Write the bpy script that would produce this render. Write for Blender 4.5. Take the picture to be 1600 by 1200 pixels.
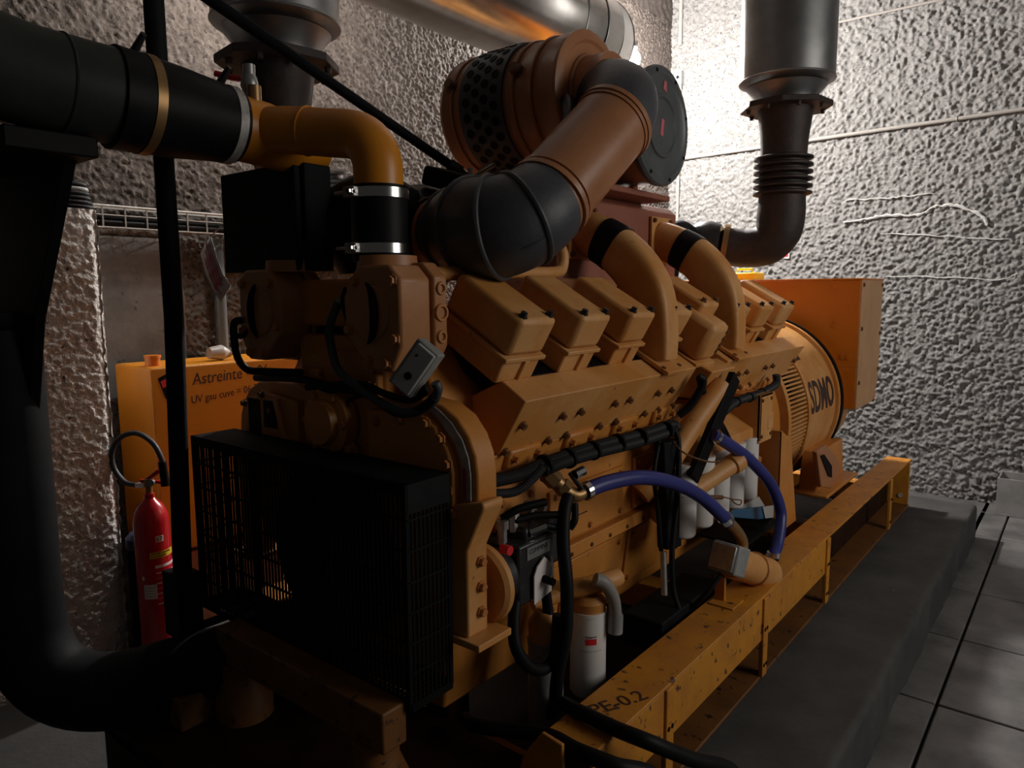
import bpy, bmesh, math, random
import numpy as np
from mathutils import Vector, Matrix

for o in list(bpy.data.objects):
    bpy.data.objects.remove(o, do_unlink=True)
SC = bpy.context.scene
COL = SC.collection
random.seed(4)

# ---------------------------------------------------------------- camera
PSI, TH, RO = math.radians(38.67), math.radians(7.26), math.radians(-0.355)
fh = Vector((-math.sin(PSI), math.cos(PSI), 0)); r0 = Vector((math.cos(PSI), math.sin(PSI), 0)); zz = Vector((0, 0, 1))
fw = fh*math.cos(TH) - zz*math.sin(TH); u0 = fh*math.sin(TH) + zz*math.cos(TH)
rr = r0*math.cos(RO) + u0*math.sin(RO); uu = u0*math.cos(RO) - r0*math.sin(RO)
cam = bpy.data.cameras.new('camera'); camo = bpy.data.objects.new('camera', cam); COL.objects.link(camo)
cm = Matrix((rr, uu, -fw)).transposed().to_4x4(); cm.translation = (0, 0, 1.8)
camo.matrix_world = cm
cam.sensor_width = 36; cam.lens = 1132/1600*36; cam.clip_start = 0.05
SC.camera = camo

# ---------------------------------------------------------------- light
W = bpy.data.worlds.new('world'); SC.world = W; W.use_nodes = True
W.node_tree.nodes['Background'].inputs[0].default_value = (1.0, 0.93, 0.85, 1)
W.node_tree.nodes['Background'].inputs[1].default_value = 0.020
LAMP = (-3.15, 5.53, 3.70)
LAMP2 = (-2.87, 2.25, 3.45)
LAMP_STRENGTH = 3000
def area(name, loc, rot, sx, sy, power, col):
    l = bpy.data.lights.new(name, 'AREA'); l.shape = 'RECTANGLE'; l.size = sx; l.size_y = sy; l.energy = power; l.color = col
    o = bpy.data.objects.new(name, l); COL.objects.link(o); o.location = loc; o.rotation_euler = rot
    return o
# unseen fill light added off to the right of the machine
area('right_side_fill', (3.0, 3.5, 2.7), (0, math.radians(70), 0), 2.2, 2.4, 66, (1.0, 0.95, 0.88))
SC.view_settings.view_transform = 'Standard'; SC.view_settings.look = 'None'
SC.view_settings.exposure = 0.0; SC.view_settings.gamma = 1.0; SC.view_settings.use_curve_mapping = False

# ---------------------------------------------------------------- materials
def mat(name, col, rough=0.5, metal=0.0, col2=None, scale=6.0, lo=0.4, hi=0.65, bump=0.0, bscale=60.0, emit=None, strength=0, coat=0, spots=None, detail=6):
    m = bpy.data.materials.new(name); m.use_nodes = True
    nt = m.node_tree; b = nt.nodes['Principled BSDF']
    b.inputs['Base Color'].default_value = (*col, 1); b.inputs['Roughness'].default_value = rough; b.inputs['Metallic'].default_value = metal
    if max(col) < 0.04 and metal == 0: b.inputs['Specular IOR Level'].default_value = 0.13
    if coat: b.inputs['Coat Weight'].default_value = coat
    geo = nt.nodes.new('ShaderNodeNewGeometry')
    out = None
    if col2:
        n = nt.nodes.new('ShaderNodeTexNoise'); n.inputs['Scale'].default_value = scale; n.inputs['Detail'].default_value = detail; n.inputs['Roughness'].default_value = 0.65
        nt.links.new(geo.outputs['Position'], n.inputs['Vector'])
        r = nt.nodes.new('ShaderNodeValToRGB'); r.color_ramp.elements[0].position = lo; r.color_ramp.elements[1].position = hi
        r.color_ramp.elements[0].color = (*col, 1); r.color_ramp.elements[1].color = (*col2, 1)
        nt.links.new(n.outputs['Fac'], r.inputs['Fac']); out = r.outputs['Color']
        if spots:
            n2 = nt.nodes.new('ShaderNodeTexNoise'); n2.inputs['Scale'].default_value = spots[1]; n2.inputs['Detail'].default_value = 4
            nt.links.new(geo.outputs['Position'], n2.inputs['Vector'])
            r2 = nt.nodes.new('ShaderNodeValToRGB'); r2.color_ramp.elements[0].position = spots[2]; r2.color_ramp.elements[1].position = spots[2] + 0.06
            nt.links.new(n2.outputs['Fac'], r2.inputs['Fac'])
            mx = nt.nodes.new('ShaderNodeMixRGB'); mx.inputs[2].default_value = (*spots[0], 1)
            nt.links.new(r2.outputs['Color'], mx.inputs[0]); nt.links.new(out, mx.inputs[1]); out = mx.outputs[0]
        nt.links.new(out, b.inputs['Base Color'])
    if bump:
        n3 = nt.nodes.new('ShaderNodeTexNoise'); n3.inputs['Scale'].default_value = bscale; n3.inputs['Detail'].default_value = 5
        nt.links.new(geo.outputs['Position'], n3.inputs['Vector'])
        bp = nt.nodes.new('ShaderNodeBump'); bp.inputs['Strength'].default_value = bump; bp.inputs['Distance'].default_value = 0.01
        nt.links.new(n3.outputs['Fac'], bp.inputs['Height']); nt.links.new(bp.outputs['Normal'], b.inputs['Normal'])
    if emit:
        b.inputs['Emission Color'].default_value = (*emit, 1); b.inputs['Emission Strength'].default_value = strength
    return m

ORANGE = mat('engine_orange_paint', (0.50, 0.185, 0.026), 0.42, 0, (0.60, 0.25, 0.06), 5, 0.35, 0.7, 0.06, 90, spots=((0.16, 0.07, 0.025), 38, 0.70))
ORANGE_DUST = mat('dusty_orange_paint', (0.55, 0.23, 0.05), 0.5, 0, (0.66, 0.36, 0.14), 4, 0.4, 0.7, 0.06, 90, spots=((0.22, 0.11, 0.05), 30, 0.70))
ORANGE_DEEP = mat('deep_orange_paint', (0.62, 0.17, 0.006), 0.38, 0, (0.56, 0.15, 0.008), 3, 0.35, 0.7, 0.03, 60)
TANK_OR = mat('golden_orange_paint', (0.66, 0.24, 0.012), 0.38, 0, (0.60, 0.21, 0.012), 3, 0.35, 0.7, 0.03, 60)
RAIL_OR = mat('scuffed_rail_paint', (0.56, 0.225, 0.018), 0.5, 0, (0.44, 0.17, 0.022), 7, 0.4, 0.65, 0.12, 70, spots=((0.09, 0.04, 0.02), 26, 0.63))
TAN = mat('aged_tan_orange_paint', (0.40, 0.17, 0.06), 0.45, 0, (0.48, 0.22, 0.09), 6, 0.35, 0.7, 0.05, 80)
BRONZE = mat('brown_orange_paint', (0.36, 0.145, 0.06), 0.36, 0, (0.43, 0.19, 0.085), 5, 0.35, 0.7, 0.04, 60)
PINK = mat('faded_brown_paint', (0.27, 0.085, 0.05), 0.55, 0, (0.33, 0.12, 0.075), 6, 0.35, 0.7, 0.08, 80)
ENDBOARD = mat('pale_orange_panel', (0.60, 0.33, 0.16), 0.45, 0, (0.48, 0.25, 0.11), 5, 0.35, 0.7)
RUBBER = mat('black_rubber', (0.006, 0.006, 0.0065), 0.5, 0, (0.010, 0.010, 0.011), 12)
RUBBER_BLUE = mat('dark_ribbed_rubber', (0.041, 0.043, 0.052), 0.5, 0, (0.055, 0.056, 0.064), 9, 0.4, 0.7, 0.1, 40)
CONDBLK = mat('grey_black_conduit_plastic', (0.030, 0.031, 0.033), 0.5)
BLACK = mat('black_paint', (0.003, 0.003, 0.0035), 0.6, 0, (0.005, 0.005, 0.005), 8)
BLACKSAT = mat('satin_black_paint', (0.005, 0.006, 0.0075), 0.66, 0, (0.009, 0.010, 0.011), 8)
CASTBLACK = mat('black_casting', (0.02, 0.02, 0.022), 0.38, 0.2, (0.035, 0.035, 0.035), 20, 0.4, 0.7, 0.1, 80)
PIPEGREEN = mat('dark_green_grey_paint', (0.028, 0.033, 0.029), 0.5, 0, (0.04, 0.045, 0.04), 6)
SOOT = mat('sooted_exhaust_iron', (0.030, 0.023, 0.022), 0.6, 0.3, (0.055, 0.035, 0.03), 14, 0.4, 0.7, 0.15, 60)
STEEL = mat('stainless_cladding', (0.62, 0.60, 0.57), 0.22, 1.0, (0.45, 0.43, 0.40), 4, 0.4, 0.7, 0.02, 12)
STEEL_DK = mat('brushed_silencer_steel', (0.34, 0.34, 0.34), 0.42, 1.0, (0.25, 0.25, 0.25), 5, 0.4, 0.7, 0.02, 12)
CHROME = mat('bright_clamp_steel', (0.75, 0.75, 0.73), 0.2, 1.0)
ZINC = mat('dull_zinc', (0.42, 0.42, 0.41), 0.4, 0.8, (0.3, 0.3, 0.3), 30)
BRASS = mat('brass_fitting', (0.34, 0.2, 0.085), 0.4, 0.7)
SILVER = mat('worn_bare_metal', (0.48, 0.46, 0.44), 0.5, 0.1, (0.26, 0.22, 0.19), 25, 0.4, 0.7)
BOLT = mat('dark_bolt_steel', (0.13, 0.06, 0.025), 0.5, 0.3, (0.20, 0.09, 0.035), 40)
BOLT_OR = mat('painted_bolt', (0.50, 0.19, 0.04), 0.45, 0.0, (0.38, 0.14, 0.04), 40)
WHITE = mat('white_filter_paint', (0.72, 0.70, 0.68), 0.35)
PAPER = mat('white_paper', (0.78, 0.72, 0.70), 0.8)
INKPINK = mat('pink_ink', (0.60, 0.14, 0.16), 0.8)
INK = mat('dark_marker_ink', (0.05, 0.018, 0.01), 0.6)
DECAL = mat('dark_brown_decal', (0.045, 0.018, 0.014), 0.5)
BLUE = mat('blue_hose_rubber', (0.022, 0.027, 0.17), 0.38, 0, (0.027, 0.034, 0.21), 8)
RED = mat('extinguisher_red', (0.50, 0.006, 0.018), 0.25, coat=0.4)
REDSIGN = mat('red_sign', (0.65, 0.02, 0.03), 0.4)
YELLOW = mat('yellow_plastic', (0.80, 0.60, 0.02), 0.4)
YLABEL = mat('yellow_label', (0.75, 0.55, 0.03), 0.5)
GREYPL = mat('grey_plastic', (0.22, 0.23, 0.23), 0.45, 0, (0.3, 0.3, 0.29), 12)
GREYLT = mat('light_grey_panel', (0.42, 0.41, 0.39), 0.45)
GREYBOX = mat('grey_sheet_metal', (0.20, 0.195, 0.19), 0.5, 0.1, (0.26, 0.25, 0.24), 8)
DISC = mat('dark_grey_cover_paint', (0.075, 0.083, 0.088), 0.4, 0.1, (0.10, 0.11, 0.115), 6)
BLUEBOOK = mat('blue_booklet_print', (0.02, 0.10, 0.20), 0.4)
CONDUIT = mat('grey_conduit', (0.26, 0.24, 0.22), 0.5)
PLASTICBAG = mat('clear_grey_plastic', (0.40, 0.36, 0.33), 0.35)
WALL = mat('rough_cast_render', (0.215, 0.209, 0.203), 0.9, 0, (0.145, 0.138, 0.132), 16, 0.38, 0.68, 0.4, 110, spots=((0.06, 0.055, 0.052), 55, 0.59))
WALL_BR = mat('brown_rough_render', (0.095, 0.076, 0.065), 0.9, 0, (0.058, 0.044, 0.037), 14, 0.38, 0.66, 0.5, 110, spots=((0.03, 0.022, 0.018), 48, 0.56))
CHALK = mat('chalky_white_render', (0.82, 0.79, 0.76), 0.9, 0, (0.68, 0.64, 0.60), 14, 0.38, 0.66, 0.9, 90, spots=((0.13, 0.1, 0.085), 22, 0.66))
PLINTH = mat('stained_dark_concrete', (0.055, 0.052, 0.050), 0.75, 0, (0.030, 0.0285, 0.0275), 4, 0.36, 0.66, 0.25, 40, spots=((0.22, 0.21, 0.20), 13, 0.72))
SLAB = mat('worn_floor_slab', (0.16, 0.154, 0.15), 0.5, 0, (0.07, 0.067, 0.065), 3.2, 0.36, 0.66, 0.15, 30, spots=((0.3, 0.28, 0.27), 17, 0.74))
SHADE_OR = mat('shade_darkened_orange', (0.17, 0.062, 0.010), 0.55, 0, (0.11, 0.042, 0.01), 6, spots=((0.03, 0.014, 0.008), 26, 0.62))  # orange darkened so the colour itself carries the shade low on the skid
DEEP_SHADE_OR = mat('deep_shade_orange', (0.030, 0.010, 0.003), 0.6, 0, (0.012, 0.006, 0.003), 5)  # near-black orange, deep shade put into the colour
CONC = mat('grey_smooth_concrete', (0.15, 0.14, 0.132), 0.85, 0, (0.10, 0.093, 0.088), 5, 0.36, 0.66, 0.3, 50, spots=((0.05, 0.045, 0.04), 30, 0.66))
CHALKMARK = mat('white_plaster_streak', (0.46, 0.45, 0.44), 0.9)
GROUT = mat('dark_joint', (0.02, 0.02, 0.02), 0.9)
CEIL = mat('dull_ceiling_concrete', (0.20, 0.18, 0.17), 0.9)
GLOBE2 = mat('lit_ceiling_lamp_glass', (1, 1, 1), 0.3, emit=(1.0, 0.95, 0.88), strength=440)
GLOBE = mat('lit_lamp_glass', (1, 1, 1), 0.3, emit=(1.0, 0.965, 0.92), strength=LAMP_STRENGTH)

# ---------------------------------------------------------------- mesh building
def V(p): return Vector(p)
def smooth_path(pts, n=6):
    P = [V(p) for p in pts]; out = []
    for i in range(len(P)-1):
        a = P[i-1] if i else P[0]*2 - P[1]
        b, c = P[i], P[i+1]
        d = P[i+2] if i+2 < len(P) else P[-1]*2 - P[-2]
        for k in range(n):
            t = k/n
            out.append(0.5*((2*b) + (c-a)*t + (2*a-5*b+4*c-d)*t*t + (3*b-a-3*c+d)*t**3))
    out.append(P[-1]); return out
class MB:
    def __init__(s): s.v = []; s.f = []
    def add(s, vs, fs):
        o = len(s.v); s.v += [tuple(p) for p in vs]; s.f += [tuple(i+o for i in f) for f in fs]; return s
    def box(s, x0, x1, y0, y1, z0, z1):
        return s.add([(x0,y0,z0),(x1,y0,z0),(x1,y1,z0),(x0,y1,z0),(x0,y0,z1),(x1,y0,z1),(x1,y1,z1),(x0,y1,z1)],
                     [(0,3,2,1),(4,5,6,7),(0,1,5,4),(1,2,6,5),(2,3,7,6),(3,0,4,7)])
    def obox(s, c, ax, ay, az):     # centre and three half-axis vectors
        c, ax, ay, az = V(c), V(ax), V(ay), V(az)
        vs = [c+i*ax+j*ay+k*az for k in (-1,1) for i, j in ((-1,-1),(1,-1),(1,1),(-1,1))]
        if ax.cross(ay).dot(az) < 0: 
            return s.add(vs, [(0,1,2,3),(7,6,5,4),(4,5,1,0),(5,6,2,1),(6,7,3,2),(7,4,0,3)])
        return s.add(vs, [(0,3,2,1),(4,5,6,7),(0,1,5,4),(1,2,6,5),(2,3,7,6),(3,0,4,7)])
    def prism(s, poly, off):
        n = len(poly); off = V(off); a = [V(p) for p in poly]
        nrm = Vector((0,0,0))
        for i in range(n): nrm += a[i].cross(a[(i+1) % n])
        if nrm.dot(off) > 0: a = a[::-1]
        vs = a + [p+off for p in a]
        return s.add(vs, [tuple(range(n)), tuple(range(2*n-1, n-1, -1))] + [(i, i+n, (i+1) % n+n, (i+1) % n) for i in range(n)])
    def xz(s, poly, y0, y1):        # polygon in x,z pushed along y
        return s.prism([(p[0], y0, p[1]) for p in poly], (0, y1-y0, 0))
    def loft(s, rings, cap=True):
        n = len(rings[0]); vs = [p for r in rings for p in r]; fs = []
        for i in range(len(rings)-1):
            for j in range(n):
                k = (j+1) % n
                fs.append((i*n+j, i*n+k, (i+1)*n+k, (i+1)*n+j))
        if cap: fs += [tuple(range(n-1, -1, -1)), tuple(range((len(rings)-1)*n, len(rings)*n))]
        return s.add(vs, fs)
    def sweep(s, path, sec, up=None, cap=True):   # sec(i,t) -> list of 2D points
        P = [V(p) for p in path]; rings = []
        T = []
        for i in range(len(P)):
            t = (P[min(i+1, len(P)-1)] - P[max(i-1, 0)]).normalized(); T.append(t)
        ref = V(up) if up else (Vector((0,0,1)) if abs(T[0].z) < 0.9 else Vector((0,1,0)))
        n = (ref - T[0]*ref.dot(T[0])).normalized()
        for i, p in enumerate(P):
            n = (n - T[i]*n.dot(T[i])).normalized(); b = T[i].cross(n)
            rings.append([p + n*q[1] - b*q[0] for q in sec(i, i/(len(P)-1))][::-1])
        return s.loft([r[::-1] for r in rings], cap)
    def tube(s, path, r, seg=14, n=0, up=None, cap=True):
        if n: 
            m = len(path); path2 = smooth_path(path, n)
            if isinstance(r, (list, tuple)):
                r = [float(np.interp(i/n, range(m), r)) for i in range(len(path2))]
            path = path2
        R = r if isinstance(r, (list, tuple)) else [r]*len(path)
        return s.sweep(path, lambda i, t: [(R[i]*math.cos(2*math.pi*k/seg), R[i]*math.sin(2*math.pi*k/seg)) for k in range(seg)], up, cap)
    def cyl(s, p0, p1, r0, r1=None, seg=24):
        return s.tube([p0, p1], [r0, r0 if r1 is None else r1], seg)
    def lathe(s, p, d, prof, seg=32):   # prof: (distance along d, radius)
        p, d = V(p), V(d).normalized()
        ref = Vector((0,0,1)) if abs(d.z) < 0.9 else Vector((0,1,0))
        n = (ref - d*ref.dot(d)).normalized(); b = d.cross(n)
        return s.loft([[p + d*t + (n*math.cos(2*math.pi*k/seg) + b*math.sin(2*math.pi*k/seg))*max(r, 1e-4) for k in range(seg)] for t, r in prof])
    def ring(s, c, d, R, r, seg=28, s2=8):
        c, d = V(c), V(d).normalized()
        ref = Vector((0,0,1)) if abs(d.z) < 0.9 else Vector((0,1,0))
        n = (ref - d*ref.dot(d)).normalized(); b = d.cross(n); vs = []; fs = []
        for i in range(seg):
            a = 2*math.pi*i/seg; e = n*math.cos(a) + b*math.sin(a)
            for j in range(s2):
                q = 2*math.pi*j/s2; vs.append(c + e*(R + r*math.cos(q)) + d*r*math.sin(q))
        for i in range(seg):
            for j in range(s2):
                fs.append((i*s2+j, ((i+1) % seg)*s2+j, ((i+1) % seg)*s2+(j+1) % s2, i*s2+(j+1) % s2))
        return s.add(vs, fs)

WL = {}     # world origin of every object
def link(name, me, material, parent, c, bevel=0.0, rot=None):
    o = bpy.data.objects.new(name, me); COL.objects.link(o)
    if material and not me.materials: me.materials.append(material)
    WL[o.name] = V(c)
    if parent is not None:
        o.parent = parent; o.location = V(c) - WL[parent.name]
    else: o.location = c
    if rot is not None: o.rotation_mode = 'QUATERNION'; o.rotation_quaternion = rot
    if bevel:
        md = o.modifiers.new('bevel', 'BEVEL'); md.width = bevel; md.segments = 2; md.limit_method = 'ANGLE'; md.angle_limit = math.radians(40)
    return o
def finish(me, smooth):
    bm = bmesh.new(); bm.from_mesh(me); bmesh.ops.recalc_face_normals(bm, faces=bm.faces); bm.to_mesh(me); bm.free()
    if smooth:
        me.polygons.foreach_set('use_smooth', [True]*len(me.polygons)); me.set_sharp_from_angle(angle=math.radians(smooth))
def build(name, mb, material, parent=None, bevel=0.0, smooth=38):
    a = np.array(mb.v); lo, hi = a.min(0), a.max(0); c = ((lo[0]+hi[0])/2, (lo[1]+hi[1])/2, lo[2])
    me = bpy.data.meshes.new(name); me.from_pydata([tuple(p) for p in (a - np.array(c))], [], mb.f); me.update()
    finish(me, smooth)
    return link(name, me, material, parent, c, bevel)
def thing(name, loc, label, cat, group=None):
    o = bpy.data.objects.new(name, None); COL.objects.link(o); o.location = loc; o.empty_display_size = 0.1
    WL[o.name] = V(loc); return tag(o, label, cat, group)
def tag(o, label, cat, group=None):
    o['label'] = label; o['category'] = cat
    if group: o['group'] = group
    return o
def struct(o, label=None):
    o['kind'] = 'structure'
    if label: o['label'] = label
    return o
_shared = {}
def bolt(parent, p, nrm, r=0.012, h=0.012, m=None, name='bolt', seg=6):
    key = (name, round(r, 4), round(h, 4), (m or BOLT).name, seg)
    if key not in _shared:
        b = MB(); b.lathe((0,0,0), (0,0,1), [(-0.002, r*1.35), (0.003, r*1.35), (0.003, r), (h, r*0.95), (h, 0.0005)], seg)
        me = bpy.data.meshes.new(name); me.from_pydata(b.v, [], b.f); me.update(); finish(me, 30); me.materials.append(m or BOLT); _shared[key] = me
    return link(name, _shared[key], None, parent, p, rot=Vector((0,0,1)).rotation_difference(V(nrm)))
def text(name, body, size, parent, loc, xdir, updir, m, ext=0.0008, bend=None, shear=0.0, squeeze=1.0, bold=0.0):
    cu = bpy.data.curves.new(name, 'FONT'); cu.body = body; cu.size = size; cu.extrude = ext; cu.shear = shear; cu.resolution_u = 3; cu.offset = bold
    t = bpy.data.objects.new(name, cu); COL.objects.link(t)
    dg = bpy.context.evaluated_depsgraph_get()
    me = bpy.data.meshes.new_from_object(t.evaluated_get(dg)); bpy.data.objects.remove(t); bpy.data.curves.remove(cu)
    if bend:
        bt = bmesh.new(); bt.from_mesh(me); bmesh.ops.triangulate(bt, faces=bt.faces)
        for _ in range(4):
            le = [e for e in bt.edges if e.calc_length() > size*0.13]
            if not le: break
            bmesh.ops.subdivide_edges(bt, edges=le, cuts=1); bmesh.ops.triangulate(bt, faces=bt.faces)
        bt.to_mesh(me); bt.free()
    X_, U_ = V(xdir).normalized(), V(updir).normalized(); N_ = X_.cross(U_)
    mb = MB(); mb.v = [bend(v.co) if bend else tuple(V(loc) + X_*v.co.x*squeeze + U_*v.co.y + N_*v.co.z) for v in me.vertices]
    mb.f = [tuple(p.vertices) for p in me.polygons]; bpy.data.meshes.remove(me)
    return build(name, mb, m, parent, smooth=0)

# ---------------------------------------------------------------- room
rng = np.random.default_rng(3)
def vnoise(nu, nv, cell):       # smooth value noise on an nu x nv grid, cell = grid steps per lattice step
    gu, gv = int(nu/cell)+3, int(nv/cell)+3; g = rng.random((gu, gv))
    u = np.arange(nu)/cell; v = np.arange(nv)/cell
    iu, iv = u.astype(int), v.astype(int); fu = u-iu; fv = v-iv; fu = fu*fu*(3-2*fu); fv = fv*fv*(3-2*fv)
    a = g[iu][:, iv]; b = g[iu+1][:, iv]; c = g[iu][:, iv+1]; d = g[iu+1][:, iv+1]
    return (a*(1-fu)[:, None] + b*fu[:, None])*(1-fv)[None] + (c*(1-fu)[:, None] + d*fu[:, None])*fv[None]
def relief(nu, nv, res, amp, k=1.0):
    h = 0.5*vnoise(nu, nv, 0.027*k/res) + 0.5*vnoise(nu, nv, 0.017*k/res) + 0.12*vnoise(nu, nv, 0.2/res)
    h = np.clip((h-0.35)/0.5, 0, 1.3)
    return amp*h + 0.012*vnoise(nu, nv, 0.5/res)
def sheet(name, o, U_, V_, N_, w, h, res, height, material, parent=None):
    nu, nv = int(w/res)+1, int(h/res)+1
    H_ = height(nu, nv)
    uu_, vv_ = np.meshgrid(np.linspace(0, w, nu), np.linspace(0, h, nv), indexing='ij')
    P = np.array(o)[None, None] + uu_[..., None]*np.array(U_) + vv_[..., None]*np.array(V_) + H_[..., None]*np.array(N_)
    idx = np.arange(nu*nv).reshape(nu, nv)
    F_ = np.stack([idx[:-1, :-1], idx[1:, :-1], idx[1:, 1:], idx[:-1, 1:]], -1).reshape(-1, 4)
    me = bpy.data.meshes.new(name); me.vertices.add(nu*nv); me.vertices.foreach_set('co', P.reshape(-1))
    me.loops.add(F_.size); me.loops.foreach_set('vertex_index', F_.reshape(-1).astype(np.int32))
    me.polygons.add(len(F_)); me.polygons.foreach_set('loop_start', np.arange(0, F_.size, 4, dtype=np.int32))
    me.update(calc_edges=True); me.validate()
    me.polygons.foreach_set('use_smooth', [True]*len(me.polygons))
    me.materials.append(material)
    return link(name, me, None, parent, (0, 0, 0))
BACK, LEFT, TOP = 7.2, -3.62, 5.2
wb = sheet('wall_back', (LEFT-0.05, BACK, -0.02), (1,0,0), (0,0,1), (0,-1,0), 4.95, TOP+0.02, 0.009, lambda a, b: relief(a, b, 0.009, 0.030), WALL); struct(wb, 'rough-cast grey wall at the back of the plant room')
def hleft(nu, nv):
    h = relief(nu, nv, 0.0075, 0.013, 0.62)
    y = np.linspace(0.95, 7.25, nu)[:, None]; z = np.linspace(1.3, 4.5, nv)[None]
    flat = np.clip((2.09-z)/0.03, 0, 1)*np.clip((1.86-y)/0.03, 0, 1)
    return h*(1-0.8*flat) - 0.02*flat
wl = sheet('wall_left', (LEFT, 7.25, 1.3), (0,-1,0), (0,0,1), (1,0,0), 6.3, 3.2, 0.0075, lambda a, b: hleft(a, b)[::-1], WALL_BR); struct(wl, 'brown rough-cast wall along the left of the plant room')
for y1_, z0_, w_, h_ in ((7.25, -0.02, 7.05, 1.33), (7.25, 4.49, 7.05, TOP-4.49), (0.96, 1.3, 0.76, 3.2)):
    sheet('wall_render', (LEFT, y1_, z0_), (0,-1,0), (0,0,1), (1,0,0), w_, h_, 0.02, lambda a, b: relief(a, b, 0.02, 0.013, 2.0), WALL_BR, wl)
struct(build('ceiling', MB().box(LEFT-0.2, 1.35, -1.2, BACK+0.2, TOP, TOP+0.15), CEIL), 'plain concrete ceiling')
fl = struct(build('floor', MB().box(LEFT-0.2, 2.6, -1.2, BACK+0.2, -0.08, -0.022), GROUT), 'floor of large worn slabs')
xs = [-4.0, -0.41, 0.35, 1.1, 1.85, 2.6]; ys = [-1.2, -0.3, 0.45, 1.2, 1.97, 2.72, 3.47, 4.22, 4.95, 5.55, 6.2, 6.85, 7.4]
for i in range(1, len(xs)-1):
    for j in range(len(ys)-1):
        z = random.uniform(-0.003, 0.001)
        build('floor_slab', MB().box(xs[i]+0.006, xs[i+1]-0.006, ys[j]+0.006, ys[j+1]-0.006, -0.03, z), SLAB, fl, 0.006)
for j in range(len(ys)-1):
    build('floor_slab', MB().box(-0.60, xs[1]-0.006, ys[j]+0.006, ys[j+1]-0.006, -0.03, -0.001), SLAB, fl, 0.006)
build('floor_slab', MB().box(-3.7, -0.56, 6.1, 7.3, -0.03, -0.001), SLAB, fl, 0.006)
build('floor_slab', MB().box(-3.7, -3.16, -1.2, 6.1, -0.03, -0.001), SLAB, fl, 0.006)
# pier of chalky render in front of the left wall
def hpil(nu, nv): return relief(nu, nv, 0.0065, 0.007, 0.55) - 0.02*np.exp(-((np.linspace(0, 1.2, nu)[:, None])/0.02)**2)
pier = struct(build('wall_pier', MB().box(LEFT-0.02, -3.155, 0.15, 1.262, 0, 2.125), CHALK, smooth=0), 'chalky rough-cast pier at the far left')
sheet('pier_render', (-3.152, 1.28, 0.0), (0,-1,0), (0,0,1), (1,0,0), 1.2, 2.135, 0.0065, hpil, CHALK, pier)
sheet('pier_render', (-3.64, 1.263, 0.0), (1,0,0), (0,0,1), (0,1,0), 0.495, 2.135, 0.011, lambda a, b: relief(a, b, 0.011, 0.012), CHALK, pier)

sheet('concrete_band', (LEFT+0.004, 1.86, 0.0), (0,-1,0), (0,0,1), (1,0,0), 0.56, 2.07, 0.02, lambda a, b: 0.006*vnoise(a, b, 4), CONC, wl)
# plaster streaks left on the back wall
for pts_ in ([(-1.845, 7.165, 2.412), (-1.673, 7.165, 2.424), (-1.517, 7.165, 2.447), (-1.315, 7.165, 2.438), (-1.217, 7.165, 2.442), (-1.114, 7.165, 2.494), (-0.983, 7.165, 2.494), (-0.866, 7.165, 2.449), (-0.772, 7.165, 2.391), (-0.732, 7.165, 2.316)], [(-1.844, 7.165, 2.606), (-1.525, 7.165, 2.597), (-1.324, 7.165, 2.602), (-1.13, 7.165, 2.606)], [(-1.535, 7.165, 2.292), (-1.206, 7.165, 2.264), (-0.829, 7.165, 2.218), (-0.585, 7.165, 2.195)], [(-1.463, 7.165, 1.914), (-0.993, 7.165, 1.9), (-0.629, 7.165, 1.873), (-0.502, 7.165, 1.917)]):
    sm_ = smooth_path(pts_, 6); b_ = MB(); b_.tube([p + Vector((0, 0, random.uniform(-0.006, 0.006))) for p in sm_], [random.uniform(0.006, 0.017)*(1.0 if len(pts_) > 5 else 0.45) for p in sm_], 6); build('plaster_streak', b_, CHALKMARK, wb)
# plinth under the machine
pl = MB(); 
nrmp = [(-0.55, 6.07), (-3.15, 6.07), (-3.15, -1.0), (-0.55, -1.0)]
prm = MB()
def plinth_mesh():
    bm = bmesh.new()
    bmesh.ops.create_cube(bm, size=1)
    for v in bm.verts: v.co = Vector((-1.85+v.co.x*2.6, 2.535+v.co.y*7.07, 0.125+v.co.z*0.25))
    bmesh.ops.subdivide_edges(bm, edges=[e for e in bm.edges if abs((e.verts[0].co-e.verts[1].co).y) > 1], cuts=90)
    ed = [e for e in bm.edges if all(v.co.z > 0.2 for v in e.verts) and (all(abs(v.co.x+0.55) < 0.01 for v in e.verts) or all(abs(v.co.x+3.15) < 0.01 for v in e.verts) or all(abs(v.co.y-6.07) < 0.01 for v in e.verts))]
    bmesh.ops.bevel(bm, geom=ed, offset=0.035, segments=3, affect='EDGES', profile=0.6)
    for v in bm.verts:
        if v.co.x > -0.62: v.co += Vector((0.003*math.sin(v.co.y*7.1)+random.uniform(-0.004, 0.004), 0, random.uniform(-0.004, 0.003)))
    return bm
bm = plinth_mesh(); me = bpy.data.meshes.new('concrete_plinth'); bm.to_mesh(me); bm.free(); finish(me, 50)
tag(link('concrete_plinth', me, PLINTH, None, (0,0,0)), 'low dark concrete plinth under the whole generator set', 'plinth')

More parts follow.
